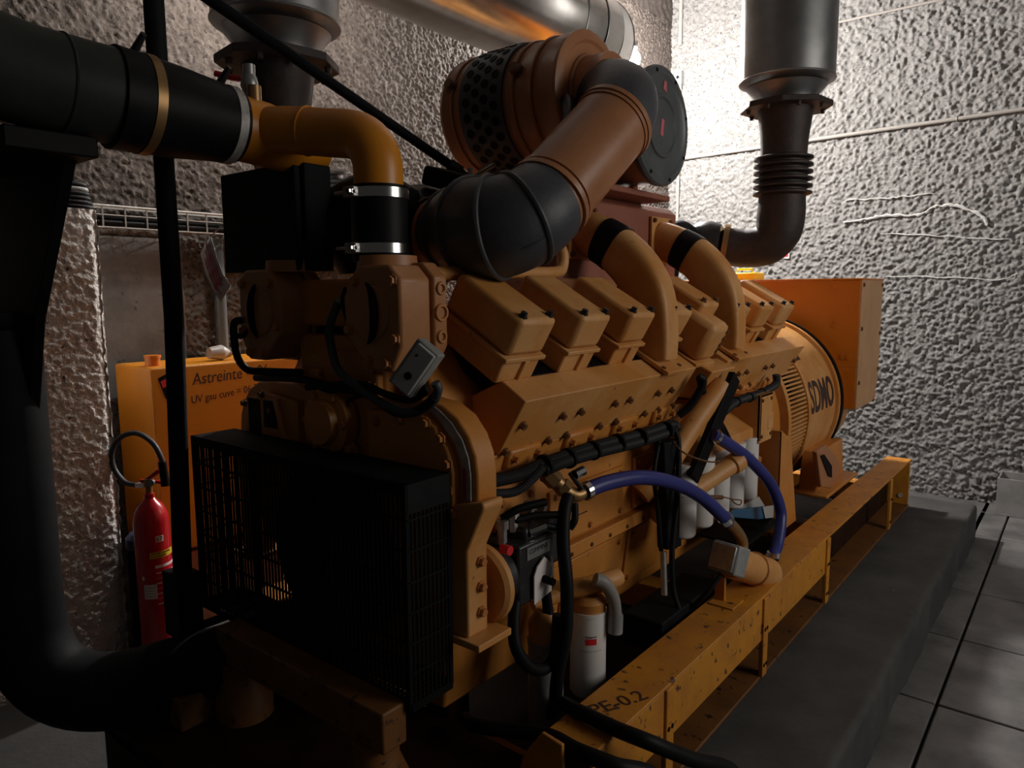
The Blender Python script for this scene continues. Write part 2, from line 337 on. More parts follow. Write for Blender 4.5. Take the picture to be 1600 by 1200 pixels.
# ---------------------------------------------------------------- skid frame
XC = -1.76
def mx(x): return 2*XC - x
sk = thing('skid_frame', (XC, 3.6, 0.25), 'long orange steel skid frame carrying the engine on the concrete plinth', 'frame')
def rail(mir):
    f = (lambda x: mx(x)) if mir else (lambda x: x)
    def bx(x0, x1, y0, y1, z0, z1): x0, x1 = sorted((f(x0), f(x1))); return MB().box(x0, x1, y0, y1, z0, z1)
    r_ = build('side_rail', bx(-1.095, -0.935, 1.5, 5.72, 0.588, 0.6), RAIL_OR, sk, 0.003)
    build('rail_flange', bx(-1.095, -0.935, 1.5, 5.72, 0.252, 0.266), SHADE_OR, r_, 0.003)
    build('rail_web', bx(-1.088, -1.074, 1.5, 5.72, 0.264, 0.589), DEEP_SHADE_OR, r_, 0.003)  # web and lower flange coloured dark for the shade below the plate
    return r_
rail(False); rail(True)
build('rail_plate', MB().box(-0.948, -0.936, 1.5, 3.62, 0.415, 0.589), RAIL_OR, sk, 0.003)
def upright(y, w=0.05):
    o = build('upright_strap', MB().box(-0.944, -0.926, y-w/2, y+w/2, 0.262, 0.592), RAIL_OR, sk, 0.003)
    for dz in (0.05, 0.2):
        for dy in (-0.012, 0.012): bolt(o, (-0.927, y+dy, 0.262+dz), (1,0,0), 0.006, 0.003, BLACK, 'bolt_hole', 10)
for y in (1.93, 2.77, 3.64, 5.05): upright(y)
build('end_plate', MB().box(-1.09, -0.94, 5.705, 5.72, 0.266, 0.588), RAIL_OR, sk, 0.003)
bolt(sk, (-0.99, 5.70, 0.33), (0,-1,0), 0.012, 0.003, GREYLT, 'plate_hole', 10)
for y in (1.52, 3.0, 4.4, 5.6):
    build('cross_member', MB().box(mx(-1.08), -1.08, y, y+0.12, 0.27, 0.40), RAIL_OR, sk, 0.004)
# front bracket and front cradle
build('lifting_lug', MB().prism([(-1.118, 1.42, 0.526), (-1.105, 1.42, 0.572), (-1.045, 1.42, 0.657), (-0.98, 1.42, 0.648), (-0.976, 1.42, 0.516), (-1.119, 1.42, 0.45)], (0, 0.012, 0)), RAIL_OR, sk, 0.003)
build('cradle_beam', MB().box(-2.06, -1.285, 1.09, 1.17, 0.665, 0.775), SHADE_OR, sk, 0.006)
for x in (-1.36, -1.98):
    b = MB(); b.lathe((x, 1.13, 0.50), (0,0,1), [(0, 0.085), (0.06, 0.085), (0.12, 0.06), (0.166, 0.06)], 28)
    build('rubber_mount', b, SHADE_OR, sk)
build('cradle_plate', MB().prism([(-2.3, 0.85, 0.44), (-1.15, 0.85, 0.44), (-1.1, 1.5, 0.44), (-2.42, 1.5, 0.44)], (0, 0, 0.06)), DEEP_SHADE_OR, sk, 0.004)
build('cradle_web', MB().box(-2.3, -1.15, 0.84, 0.855, 0.26, 0.46), DEEP_SHADE_OR, sk, 0.003)
build('cradle_rail', MB().box(-2.10, -2.03, 0.95, 1.5, 0.5, 0.6), SHADE_OR, sk, 0.004)
build('cradle_support', MB().box(-2.3, -1.15, 1.38, 1.5, 0.25, 0.45), DEEP_SHADE_OR, sk, 0.003)
text('rail_marking', 'PE-0.2', 0.075, sk, (-1.024, 1.649, 0.601), (0.45,1,0), (-1,0.45,0), INK, 0.0006)

# ---------------------------------------------------------------- diesel engine
en = thing('diesel_engine', (XC, 2.6, 0.5), 'large orange vee diesel engine with a row of boxy rocker covers', 'engine')
blk = [(-1.36,0.94),(-1.36,1.30),(-1.40,1.38),(-1.40,1.50),(-1.52,1.66),(-1.66,1.66),(-1.70,1.60),(-1.82,1.60),(-1.86,1.66),(-2.0,1.66),(-2.12,1.50),(-2.12,1.38),(-2.16,1.30),(-2.16,0.94)]
bk = build('cylinder_block', MB().xz(blk, 1.43, 3.72), ORANGE, en, 0.008)
pan = build('oil_pan', MB().xz([(-1.43,0.56),(-1.385,0.90),(-2.135,0.90),(-2.09,0.56)], 1.45, 3.6), ORANGE, en, 0.01)
lg = build('pan_rail', MB().box(-2.19, -1.325, 1.45, 3.7, 0.895, 0.945), ORANGE, en, 0.004)
for i in range(14): bolt(lg, (-1.325, 1.85+i*0.125, 0.905+0.008), (1,0,0), 0.006, 0.006, BOLT)
def access(y0, y1, z0, z1, ny=2):
    o = build('access_cover', MB().box(-1.362, -1.346, y0, y1, z0, z1), ORANGE, en, 0.005)
    for k in range(ny+1):
        y = y0+0.03+(y1-y0-0.06)*k/ny
        for z in (z0+0.022, z1-0.022): bolt(o, (-1.346, y, z), (1,0,0), 0.010, 0.010, BOLT_OR)
    return o
access(1.60, 1.80, 1.08, 1.19, 1)
ac = access(1.88, 2.36, 0.955, 1.145, 2)
mk = MB(); mk.tube([(-1.3455, 2.03, 1.10), (-1.3455, 2.03, 1.03), (-1.3455, 2.10, 1.03)], 0.0025, 6); build('pen_mark', mk, INK, ac)
access(2.44, 2.92, 0.955, 1.16, 2)
access(3.0, 3.45, 0.955, 1.16, 2)
for y0, y1 in ((2.02, 2.42), (2.47, 2.87), (2.92, 3.3)):
    o = build('pan_plate', MB().prism([(-1.392, y0, 0.855), (-1.392, y1, 0.855), (-1.423, y1, 0.62), (-1.423, y0, 0.62)], (0.012, 0, 0)), ORANGE, en, 0.004)
    for y in (y0+0.03, y1-0.03):
        for z, x in ((0.83, -1.383), (0.645, -1.408)): bolt(o, (x, y, z), (1,0,-0.13), 0.010, 0.010, BOLT_OR)

# rocker covers: one built, seven copied along the bank
A_ = Vector((0.5, 0, 0.866)); B_ = Vector((0.866, 0, -0.5)); E0 = Vector((-1.188, 0, 1.722))
def bp(a, b, y): p = E0 + A_*a + B_*b; return Vector((p.x, y, p.z))
def bank_box(a0, a1, b0, b1, y0, y1):
    m = MB(); c = (bp(a0, b0, y0)+bp(a1, b1, y1))/2
    return m.obox(c, A_*abs(a1-a0)/2, (0, (y1-y0)/2, 0), B_*abs(b1-b0)/2)
def first_cover(y0, w=0.165):
    cap = build('rocker_cover', bank_box(-0.118, 0, -0.27, 0, y0, y0+w), ORANGE_DUST, en, 0.016)
    build('cover_flange', bank_box(-0.132, -0.118, -0.282, 0.010, y0-0.010, y0+w+0.010), ORANGE_DUST, cap, 0.003)
    build('rocker_housing', bank_box(-0.205, -0.132, -0.275, 0.0, y0-0.002, y0+w+0.002), ORANGE_DUST, cap, 0.006)
    build('housing_rib', bank_box(-0.205, -0.132, -0.01, 0.010, y0+w*0.52, y0+w*0.66), ORANGE_DUST, cap, 0.003)
    for yy in (y0+0.022, y0+w-0.022): bolt(cap, bp(0.0, -0.022, yy), A_, 0.010, 0.014, CASTBLACK, 'cap_bolt')
    pass
    return cap
c0 = first_cover(1.535)
for k in range(1, 8):
    if k == 4: continue
    c = c0.copy(); COL.objects.link(c); c.location = c0.location + Vector((0, 0.302*k, 0))
    for ch in c0.children:
        d = ch.copy(); COL.objects.link(d); d.parent = c
# the odd rounded cover between the two air ducts
oc = build('breather_cover', bank_box(-0.20, -0.03, -0.12, 0.075, 2.70, 2.86), ORANGE_DUST, en, 0.028)
for k in range(4): bolt(oc, bp(-0.06-0.03*k, 0.075, 2.835), B_, 0.007, 0.006, BOLT)
build('cover_flange', bank_box(-0.215, -0.198, -0.13, 0.085, 2.69, 2.87), ORANGE_DUST, oc, 0.003)
c4 = build('rocker_cover', bank_box(-0.118, 0.012, -0.27, -0.03, 2.745, 2.905), ORANGE_DUST, en, 0.016)
for yy in (2.767, 2.885): bolt(c4, bp(0.012, -0.052, yy), A_, 0.010, 0.014, BOLT, 'cap_bolt')
build('rocker_housing', bank_box(-0.205, -0.118, -0.27, -0.03, 2.745, 2.905), ORANGE_DUST, c4, 0.006)
build('head_plate', MB().prism([bp(-0.205, -0.27, 1.58), bp(-0.205, -0.01, 1.58), bp(-0.27, -0.01, 1.58), bp(-0.27, -0.27, 1.58)], (0, 2.3, 0)), BLACK, en, 0.005)  # black colour stands for the shadow below the covers

# manifold boxes along the outside of the bank
mb_sec = [(-1.20,1.50),(-1.302,1.335),(-1.40,1.335),(-1.40,1.50),(-1.285,1.552)]
def manifold(y0, y1, bolts_mid, bolts_low, name='manifold_box'):
    o = build(name, MB().xz(mb_sec, y0, y1), ORANGE_DUST, en, 0.004)
    n = Vector((0.85, 0, -0.525))
    for y in bolts_mid: bolt(o, (-1.2465, y, 1.425), n, 0.011, 0.016, BOLT)
    for y in bolts_low: bolt(o, (-1.296, y, 1.345), n, 0.011, 0.016, BOLT)
    return o
manifold(1.56, 2.66, (1.60, 1.80, 1.90, 2.11, 2.21, 2.42, 2.53), (1.58, 1.79, 1.89, 2.09, 2.20, 2.41, 2.52, 2.64))
manifold(2.98, 4.02, (3.20, 3.30, 3.55, 3.65, 3.98), (3.02, 3.12, 3.35, 3.47, 3.72, 3.84))
b = MB(); b.prism([(-1.175, 2.76, 1.475), (-1.25, 2.76, 1.36), (-1.36, 2.76, 1.36), (-1.36, 2.76, 1.50), (-1.25, 2.76, 1.51)], (0, 0.24, 0)); build('manifold_end_cap', b, ORANGE_DUST, en, 0.006)
fo = build('port_flange', MB().xz([(-1.305,1.335),(-1.325,1.275),(-1.40,1.275),(-1.40,1.335)], 1.52, 3.8), ORANGE, en, 0.004)
for k in range(8):
    y = 1.60+0.30*k
    o = build('port_pad', MB().xz([(-1.285,1.345),(-1.30,1.285),(-1.36,1.27),(-1.36,1.345)], y, y+0.16), ORANGE, en, 0.012)
    for yy in (y+0.025, y+0.135): bolt(o, (-1.292, yy, 1.315), (0.95,0,-0.25), 0.011, 0.016, BOLT_OR)

# two crossover air ducts
def duct(dy):
    y = 2.435+dy
    pts = [(-1.60, y, 2.035), (-1.52, y, 2.005), (-1.43, y, 1.955), (-1.345, y, 1.875), (-1.285, y, 1.77), (-1.262, y, 1.65), (-1.255, y, 1.548)]
    path = smooth_path(pts, 4)
    def sec(i, t):
        w = np.interp(t, [0, 0.3, 0.7, 1], [0.075, 0.075, 0.06, 0.052]); h = np.interp(t, [0, 0.3, 0.6, 1], [0.085, 0.088, 0.085, 0.062])
        e = np.interp(t, [0, 0.25, 0.6, 1], [2.0, 2.2, 4.5, 7]); out = []
        for k in range(28):
            a = 2*math.pi*k/28; c, s_ = math.cos(a), math.sin(a)
            out.append((w*math.copysign(abs(c)**(2/e), c), h*math.copysign(abs(s_)**(2/e), s_)))
        return out
    o = build('air_duct', MB().sweep(path, sec, up=(0.35,0,1)), ORANGE_DUST, en, 0, 30)
    i0, i1 = 5, 8
    sl = MB().sweep(path[i0:i1+1], lambda i, t: [(q[0]*1.04, q[1]*1.04) for q in sec(i, (i+i0)/(len(path)-1))], up=(0.35,0,1)); build('rubber_sleeve', sl, RUBBER, o)
    d = (V(pts[1])-V(pts[0])).normalized(); n = Vector((0,1,0)).cross(d)
    fl_ = build('duct_flange', MB().obox((-1.595, y, 2.03), (0.008,0,0), (0,0.095,0), (0,0,0.105)), ORANGE_DUST, o, 0.004)
    for sy in (-1,1):
        for sz in (-1,1): bolt(o, (-1.587, y+sy*0.078, 2.03+sz*0.088), (1,0,0), 0.010, 0.012, BOLT)
    build('duct_foot', MB().obox((-1.25, y, 1.545), (0.075,0,-0.043), (0,0.072,0), (0.004,0,0.007)), ORANGE_DUST, o, 0.003)
    for sy in (-1,1): bolt(o, (-1.20, y+sy*0.062, 1.517), (0.5,0,0.866), 0.009, 0.012, BOLT)
duct(0.0); duct(0.665)

# aftercooler under the air cleaners
af = build('aftercooler', MB().xz([(-1.605,1.84),(-1.605,2.16),(-1.64,2.19),(-1.90,2.19),(-1.93,2.16),(-1.93,1.84)], 2.28, 3.28), PINK, en, 0.006)
text('chalk_mark', 'X', 0.05, af, (-1.6045, 2.62, 2.07), (0,1,0.2), (0,-0.2,1), INK, 0.0005)
build('aftercooler_base', MB().box(-2.0, -1.56, 2.2, 3.32, 1.70, 1.85), BRONZE, en, 0.01)
build('valley_cover', MB().box(-1.95, -1.57, 1.5, 3.6, 1.55, 1.72), BRONZE, en, 0.01)
build('cleaner_cradle', MB().box(-1.95, -1.50, 2.5, 3.0, 2.19, 2.215).box(-1.60, -1.57, 2.62, 2.66, 2.2, 2.27).box(-1.60, -1.57, 2.8, 2.84, 2.2, 2.27).box(-1.92, -1.89, 2.2, 2.84, 2.18, 2.32).box(-1.60, -1.56, 2.22, 2.26, 1.84, 2.34), PINK, en, 0.004)
# coolant vent pipe along the top of the covers
b = MB(); b.tube([(-1.46,1.42,1.85),(-1.47,1.8,1.86),(-1.48,2.08,1.865),(-1.49,2.15,1.885),(-1.50,2.16,1.95),(-1.56,2.13,2.02)], 0.021, 12, n=5); build('vent_pipe', b, ORANGE_DUST, en)

# thermostat housings at the front
TH_POLY = [(-1.588,1.835),(-1.548,1.872),(-1.425,1.872),(-1.385,1.835),(-1.385,1.66),(-1.425,1.592),(-1.515,1.592),(-1.605,1.68),(-1.612,1.78)]
def thermostat(f, hole):
    po = [(f(x), z) for x, z in TH_POLY]
    o = build('thermostat_housing', MB().xz(po, 1.275, 1.385), TAN, en, 0.008)
    cx = f(-1.495); po2 = [(cx+(x-cx)*1.08, 1.735+(z-1.735)*1.06) for x, z in po]
    build('housing_flange', MB().xz(po2, 1.39, 1.44), TAN, o, 0.006)
    for x, z in ((-1.56,1.83),(-1.41,1.83),(-1.405,1.68),(-1.59,1.70),(-1.44,1.615),(-1.51,1.615)): bolt(o, (f(x), 1.275, z), (0,-1,0), 0.013, 0.012, BOLT_OR)
    d = MB(); d.lathe((f(-1.50), 1.277, 1.745), (0,-1,0), [(0, 0.075), (0.008, 0.072), (0.010, 0.05), (0.010, 0.001)], 32); build('cover_disc', d, TAN, o)
    cr = MB(); sg = 1 if f(-1.0) > f(-1.2) else -1
    pts = [(f(-1.515+0.045*math.cos(a)), 1.262, 1.745+0.085*math.sin(a)) for a in np.linspace(-1.25, 1.25, 11)]
    cr.tube(pts, [0.003+0.010*math.sin(math.pi*i/10) for i in range(11)], 8); build('cast_recess', cr, BLACK, o)
    for z in (1.81, 1.745, 1.68):
        if f is ident: 
            s_ = MB(); s_.ring((-1.374, 1.415, z), (1,0,0), 0.014 if z != 1.745 else 0.020, 0.005, 16, 6); build('plug_ring', s_, BOLT_OR, o)
    col = MB(); col.cyl((f(-1.54), 1.375, 1.865), (f(-1.54), 1.375, 1.90), 0.085, 0.082, 28); build('outlet_collar', col, TAN, o)
    return o
def ident(x): return x
thermostat(ident, 1); thermostat(mx, 0)
br = build('bridge_casting', MB().box(-1.94, -1.58, 1.36, 1.5, 1.70, 1.84).box(-1.96, -1.56, 1.37, 1.5, 1.46, 1.675), ORANGE, en, 0.010)
build('bridge_gap', MB().box(-1.90, -1.62, 1.40, 1.48, 1.672, 1.705), BLACK, br)
build('bridge_panel', MB().box(-1.80, -1.60, 1.358, 1.372, 1.52, 1.63), ORANGE, br, 0.012)
for x in (-1.86, -1.585):
    sg = MB(); sg.box(x-0.022, x+0.022, 1.345, 1.372, 1.50, 1.57); build('slotted_lug', sg, ORANGE, br, 0.008)
    bolt(br, (x-0.004, 1.345, 1.535), (0,-1,0), 0.016, 0.012, BOLT_OR)

# gear housing: rim, front covers, bare strip, legs
half = [(0.0,1.50),(0.36,1.512),(0.43,1.503),(0.485,1.475),(0.525,1.43),(0.548,1.38),(0.555,1.33),(0.555,1.25),(0.47,1.13),(0.44,0.95)]
out = [(XC+d, z) for d, z in half] + [(XC-d, z) for d, z in half[:0:-1]]
gh = build('gear_housing', MB().xz(out, 1.362, 1.44), ORANGE, en, 0.006)
def inset(k, kz): return [(0.43-0.0, 1.503-kz), (0.485-k*0.75, 1.475-k*0.75), (0.525-k*0.9, 1.43-k*0.5), (0.548-k, 1.38-k*0.25), (0.555-k, 1.33), (0.555-k, 1.25)]
co = [(XC+0.16,1.27),(XC+0.16,1.47),(XC+0.38,1.475)] + [(XC+d, z) for d, z in inset(0.062, 0.055)] + [(XC+0.47,1.20),(XC+0.44,0.98),(XC+0.2,0.98)]
gc = build('gear_cover', MB().xz(co, 1.335, 1.363), ORANGE, en, 0.005)
for x, z in ((0.40,1.455),(0.452,1.42),(0.476,1.355),(0.475,1.285),(0.30,1.455),(0.20,1.44)): bolt(gc, (XC+x, 1.335, z), (0,-1,0), 0.013, 0.014, BOLT_OR)
a1 = [(0.40, 1.4815)] + inset(0.045, 0.04)[0:]; a2 = [(0.40, 1.503)] + inset(0.018, 0.014)
a1[-1] = (0.51, 1.262); a2[-1] = (0.537, 1.262)
ss = MB(); n_ = len(a1)
ss.v = [(XC+d, 1.3605, z) for d, z in a1] + [(XC+d, 1.3605, z) for d, z in a2] + [(XC+d, 1.354, z) for d, z in a1] + [(XC+d, 1.354, z) for d, z in a2]
ss.f = [(i+2*n_, i+1+2*n_, i+1+3*n_, i+3*n_) for i in range(n_-1)] + [(i+2*n_, i, i+1, i+1+2*n_) for i in range(n_-1)] + [(i+3*n_, i+1+3*n_, i+1+n_, i+n_) for i in range(n_-1)]
build('bare_metal_strip', ss, SILVER, gh)
build('red_label', MB().box(XC+0.511, XC+0.522, 1.3525, 1.3545, 1.265, 1.345), mat('faded_red_label', (0.35, 0.03, 0.06), 0.5), gh)
# left cover with cast pockets
lc = build('gear_cover', MB().xz([(XC-0.18,1.22),(XC-0.18,1.46),(XC-0.36,1.475),(XC-0.43,1.455),(XC-0.475,1.40),(XC-0.492,1.33),(XC-0.49,1.22)], 1.338, 1.363), ORANGE, en, 0.005)
for x0, x1, z0, z1 in ((-0.455,-0.385,1.33,1.45),(-0.365,-0.29,1.36,1.45)):
    build('cast_pocket', MB().box(XC+x0, XC+x1, 1.336, 1.34, z0, z1), BLACK, lc)
build('cast_rib', MB().obox((XC-0.25, 1.335, 1.37), (0.03,0,-0.09), (0,0.012,0), (0.012,0,0.004)), ORANGE, lc, 0.004)
for x, z in ((-0.475,1.43),(-0.485,1.30),(-0.37,1.468),(-0.32,1.42)): bolt(lc, (XC+x, 1.336, z), (0,-1,0), 0.010, 0.012, BOLT)
# fan drive hub and damper behind the guard
hub = MB(); hub.lathe((XC, 1.33, 1.42), (0,-1,0), [(-0.02, 0.10), (0.02, 0.10), (0.025, 0.07), (0.05, 0.065), (0.05, 0.001)], 32); hb = build('drive_hub', hub, ORANGE, en)
for k in range(6): bolt(hb, (XC+0.085*math.cos(k*1.047), 1.31, 1.42+0.085*math.sin(k*1.047)), (0,-1,0), 0.013, 0.012, BOLT_OR)
for x, z in ((-0.09,1.36),(0.05,1.38),(0.09,1.345)): bolt(en, (XC+x, 1.335, z), (0,-1,0), 0.016, 0.02, BOLT_OR)
dm = MB(); dm.lathe((XC, 1.36, 1.02), (0,-1,0), [(0, 0.27), (0.06, 0.27), (0.07, 0.25), (0.07, 0.12), (0.10, 0.10), (0.10, 0.001)], 40); build('crank_damper', dm, BLACK, en)
# legs at each side of the gear housing
def leg(f):
    o = build('support_leg', MB().xz([(f(-1.285),1.245),(f(-1.17),1.272),(f(-1.165),1.255),(f(-1.225),1.13),(f(-1.225),0.89),(f(-1.295),0.89),(f(-1.295),1.14)], 1.34, 1.42), ORANGE_DUST, en, 0.006)
    build('foot_plate', MB().box(*sorted((f(-1.305), f(-1.175))), 1.325, 1.46, 0.872, 0.892), ORANGE_DUST, o, 0.003)
    bolt(o, (f(-1.27), 1.338, 1.225), (0,-1,0), 0.015, 0.014, BOLT_OR)
    for z in (0.95, 1.02, 1.09): bolt(o, (f(-1.222), 1.39, z), (f(-1.0)-f(-1.2), 0, 0), 0.012, 0.014, BOLT_OR)
leg(ident); leg(mx)
for x in (-1.46, mx(-1.56)): build('leg_post', MB().box(x-0.10, x, 1.5, 1.6, 0.40, 0.9), DEEP_SHADE_OR, en, 0.006)

# flywheel housing and rear brackets
fw_ = MB(); fw_.lathe((XC, 3.70, 1.08), (0,1,0), [(0, 0.40), (0.02, 0.47), (0.16, 0.50), (0.16, 0.001)], 48); build('flywheel_housing', fw_, ORANGE, en)
build('mounting_bracket', MB().box(-1.40, -1.139, 3.52, 3.535, 0.60, 1.12).prism([(-1.15,3.52,1.12),(-1.15,3.52,0.60),(-1.15,3.80,0.60),(-1.15,3.66,1.06)], (0.012,0,0)), ORANGE, en, 0.003)
rb = build('mounting_bracket', MB().box(-1.38, -1.17, 3.30, 3.318, 1.10, 1.31).box(-1.185, -1.17, 3.30, 3.46, 1.09, 1.32).box(-1.40, -1.17, 3.30, 3.46, 1.305, 1.32), ORANGE_DUST, en, 0.003)
for y, z in ((3.325,1.12),(3.44,1.12),(3.325,1.29),(3.44,1.29)): bolt(rb, (-1.17, y, z), (1,0,0), 0.007, 0.006, BOLT)
b = MB(); b.tube([(-1.45,3.4,1.0),(-1.30,3.4,0.98),(-1.22,3.4,0.95)], 0.06, 16); build('cast_boss', b, ORANGE, en)
# oil filter head along the side
fhd = build('filter_head', MB().prism([(-1.20, 2.66, 1.115), (-1.20, 2.66, 1.16), (-1.34, 2.66, 1.24), (-1.34, 2.66, 1.115)], (0, 0.80, 0)), ORANGE_DUST, en, 0.008)
build('filter_head_end', MB().box(-1.31, -1.165, 3.40, 3.47, 1.14, 1.22), ORANGE_DUST, fhd, 0.006)
# diagonal coolant transfer pipe between the manifold boxes and the block
b = MB(); b.tube([(-1.18,2.86,1.41),(-1.22,2.70,1.28),(-1.27,2.52,1.10),(-1.32,2.44,1.02)], 0.045, 16, n=4); build('transfer_pipe', b, ORANGE_DUST, en)
b = MB(); b.obox((-1.165, 2.76, 1.255), (0.02,0.15,0.19), (0.014,0,0), (0,0.03,-0.024)); build('black_strap', b, BLACK, en, 0.004)
fil = MB(); p0, p1 = (-1.3, 2.52, 0.916), (-1.13, 2.919, 1.082); fil.cyl(p0, p1, 0.036, seg=20); fo_ = build('oil_filler_tube', fil, ORANGE_DUST, en)
q0 = V(p1); dq = (V(p1)-V(p0)).normalized(); cp_ = MB(); cp_.lathe(q0-dq*0.03, dq, [(0,0.040),(0.004,0.044),(0.05,0.044),(0.055,0.038),(0.055,0.001)], 20); build('filler_cap', cp_, ORANGE_DUST, fo_)

# front-mounted pump with black body
pm = thing('fuel_pump', (-1.29, 1.6, 0.9), 'black fuel pump with a white tag bolted beside the front leg', 'pump')
b = MB(); b.lathe((-1.29, 1.445, 0.99), (0,1,0), [(0,0.105),(0.012,0.115),(0.03,0.115),(0.035,0.10),(0.05,0.085),(0.05,0.001)], 36); pf = build('mounting_flange', b, ORANGE_DUST, pm)
b = MB(); b.lathe((-1.29, 1.49, 0.99), (0,1,0), [(0,0.085),(0.05,0.085),(0.055,0.07),(0.08,0.07)], 28); b.box(-1.36, -1.215, 1.545, 1.72, 0.905, 1.085); body = build('pump_body', b, CASTBLACK, pm, 0.01)
build('pump_head', MB().box(-1.345, -1.235, 1.60, 1.78, 1.06, 1.12).box(-1.34,-1.25,1.71,1.83,0.96,1.07), CASTBLACK, pm, 0.012)
build('data_plate', MB().box(-1.215, -1.212, 1.58, 1.69, 1.035, 1.072), ZINC, body)
text('data_lettering', 'CUMMINS', 0.02, body, (-1.2118, 1.588, 1.052), (0,1,0), (0,0,1), BLACK, 0.0004)
b = MB(); b.prism([(-1.206,1.60,0.90),(-1.206,1.685,0.915),(-1.206,1.685,1.0),(-1.206,1.65,1.03),(-1.206,1.615,1.01),(-1.206,1.60,0.985)], (0.004,0,0)); tg = build('white_tag', b, PAPER, pm)
b = MB(); b.cyl((-1.203,1.645,0.965),(-1.165,1.645,0.962),0.011,seg=12); build('tag_knob', b, BLACK, tg)
for y, z, l in ((1.55,1.10,0.05),(1.60,1.125,0.04),(1.68,1.125,0.05),(1.74,1.12,0.04)): b = MB(); b.lathe((-1.28, y, z), (0,0,1), [(-0.02,0.014),(l*0.5,0.014),(l*0.5,0.019),(l,0.019),(l,0.001)], 6); build('banjo_fitting', b, ZINC, pm)
b = MB(); b.tube([(-1.29,1.56,1.15),(-1.26,1.60,1.175),(-1.22,1.68,1.185)], 0.012, 10, n=4); build('pump_lever', b, BLACK, pm)
b = MB(); b.tube([(-1.27,1.60,1.14),(-1.24,1.66,1.145),(-1.2,1.72,1.14)], 0.011, 10, n=4); build('pump_lever', b, BLACK, pm)
b = MB(); b.cyl((-1.24,1.50,1.09),(-1.21,1.50,1.09),0.014,seg=14); build('red_cap', b, REDSIGN, pm)
b = MB(); b.tube([(-1.2, 1.683, 0.73), (-1.22, 1.694, 0.831), (-1.23, 1.685, 0.953), (-1.25, 1.696, 1.005)], [0.017,0.017,0.014,0.014], 12, n=4); build('outlet_hose', b, RUBBER, pm)
b = MB(); b.tube([(-1.215, 1.684, 0.957), (-1.225, 1.685, 1.014)], 0.02, 8); build('hose_ferrule', b, ZINC, pm)

# filters: white spin-on cans
def can(name, x, y, z0, z1, r, label, cat, group, m=None, mark=True):
    t = thing(name, (x, y, z0), label, cat, group)
    b = MB(); b.lathe((x, y, z0), (0,0,1), [(0,r*0.72),(0.006,r*0.9),(0.016,r),(z1-z0-0.012,r),(z1-z0-0.012,r*1.03),(z1-z0,r*1.03),(z1-z0,0.001)], 32); build('canister', b, m or WHITE, t)
    if mark:
        def curve(a0, zz_, s=1.0): return lambda c: (x+(r+0.0008)*math.cos(a0-c.x/r*1.0), 0, 0)
        a0 = math.radians(-48)
        def patch(w, z_0, z_1, mm, nm):
            k = MB(); vs = []; n = 6
            for i in range(n+1):
                a = a0 + (i/n-0.5)*w/r
                vs += [(x+(r+0.0012)*math.cos(a), y+(r+0.0012)*math.sin(a), z_0), (x+(r+0.0012)*math.cos(a), y+(r+0.0012)*math.sin(a), z_1)]
            k.add(vs, [(2*i, 2*i+2, 2*i+3, 2*i+1) for i in range(n)]); build(nm, k, mm, t)
        zc = z0+(z1-z0)*0.66
        patch(0.036, zc, zc+0.020, REDSIGN, 'red_logo_band')
        def bend(c):
            a = a0 - 0.5*0.036/r + c.x/r
            return (x+(r+0.0014+c.z)*math.cos(a), y+(r+0.0014+c.z)*math.sin(a), zc+0.024+c.y)
        text('brand_lettering', 'Fleetguard', 0.0085, t, (0,0,0), (1,0,0), (0,1,0), BLACK, 0.0003, bend)
        patch(0.075, zc-0.022, zc-0.0205, GREYPL, 'printed_line')
    return t
ords = ['nearest', 'second', 'third', 'fourth', 'farthest']
for k in range(5):
    can('oil_filter', -1.235, 2.635+0.17*k, 0.815, 1.118, 0.056, 'white spin-on oil filter, %s from the camera in the row beside the blue hoses' % ords[k], 'filter', 'oil filters in a row under the filter head')
can('fuel_filter', -1.20, 1.885, 0.50, 0.79, 0.058, 'white fuel filter hanging low beside the black pump hoses', 'filter', None)
can('fuel_filter', -1.235, 1.70, 0.44, 0.75, 0.055, 'dim grey fuel filter standing in shadow left of the white one', 'filter', None, GREYPL, False)
fhh = thing('filter_manifold', (-1.22, 1.8, 0.75), 'orange cast filter head with stub pipes above the low fuel filters', 'filter head')
b = MB(); b.lathe((-1.20,1.885,0.79),(0,0,1),[(0,0.055),(0.03,0.06),(0.05,0.045),(0.05,0.001)],24); build('head_casting', b, ORANGE_DUST, fhh)
b = MB(); b.lathe((-1.235,1.70,0.75),(0,0,1),[(0,0.052),(0.05,0.055),(0.09,0.03),(0.09,0.001)],24); build('head_casting', b, ORANGE_DUST, fhh)
b = MB(); b.tube([(-1.30,1.80,0.85),(-1.22,1.84,0.865),(-1.16,1.93,0.875),(-1.15,1.98,0.875)], 0.03, 16, n=4); build('stub_pipe', b, ORANGE_DUST, fhh)
b = MB(); b.tube([(-1.30,1.72,0.83),(-1.25,1.82,0.85),(-1.22,1.9,0.86)],0.024,14,n=4); build('stub_pipe', b, ORANGE_DUST, fhh)
b = MB(); b.tube([(-1.15, 1.845, 0.911), (-1.13, 1.87, 0.894), (-1.12, 1.905, 0.836), (-1.12, 1.922, 0.766)], 0.021, 14, n=5); build('drain_hose', b, CONDUIT, fhh)
b = MB(); b.tube([(-1.12, 1.922, 0.776), (-1.12, 1.919, 0.717)], 0.024, 14); build('drain_nozzle', b, GREYPL, fhh)

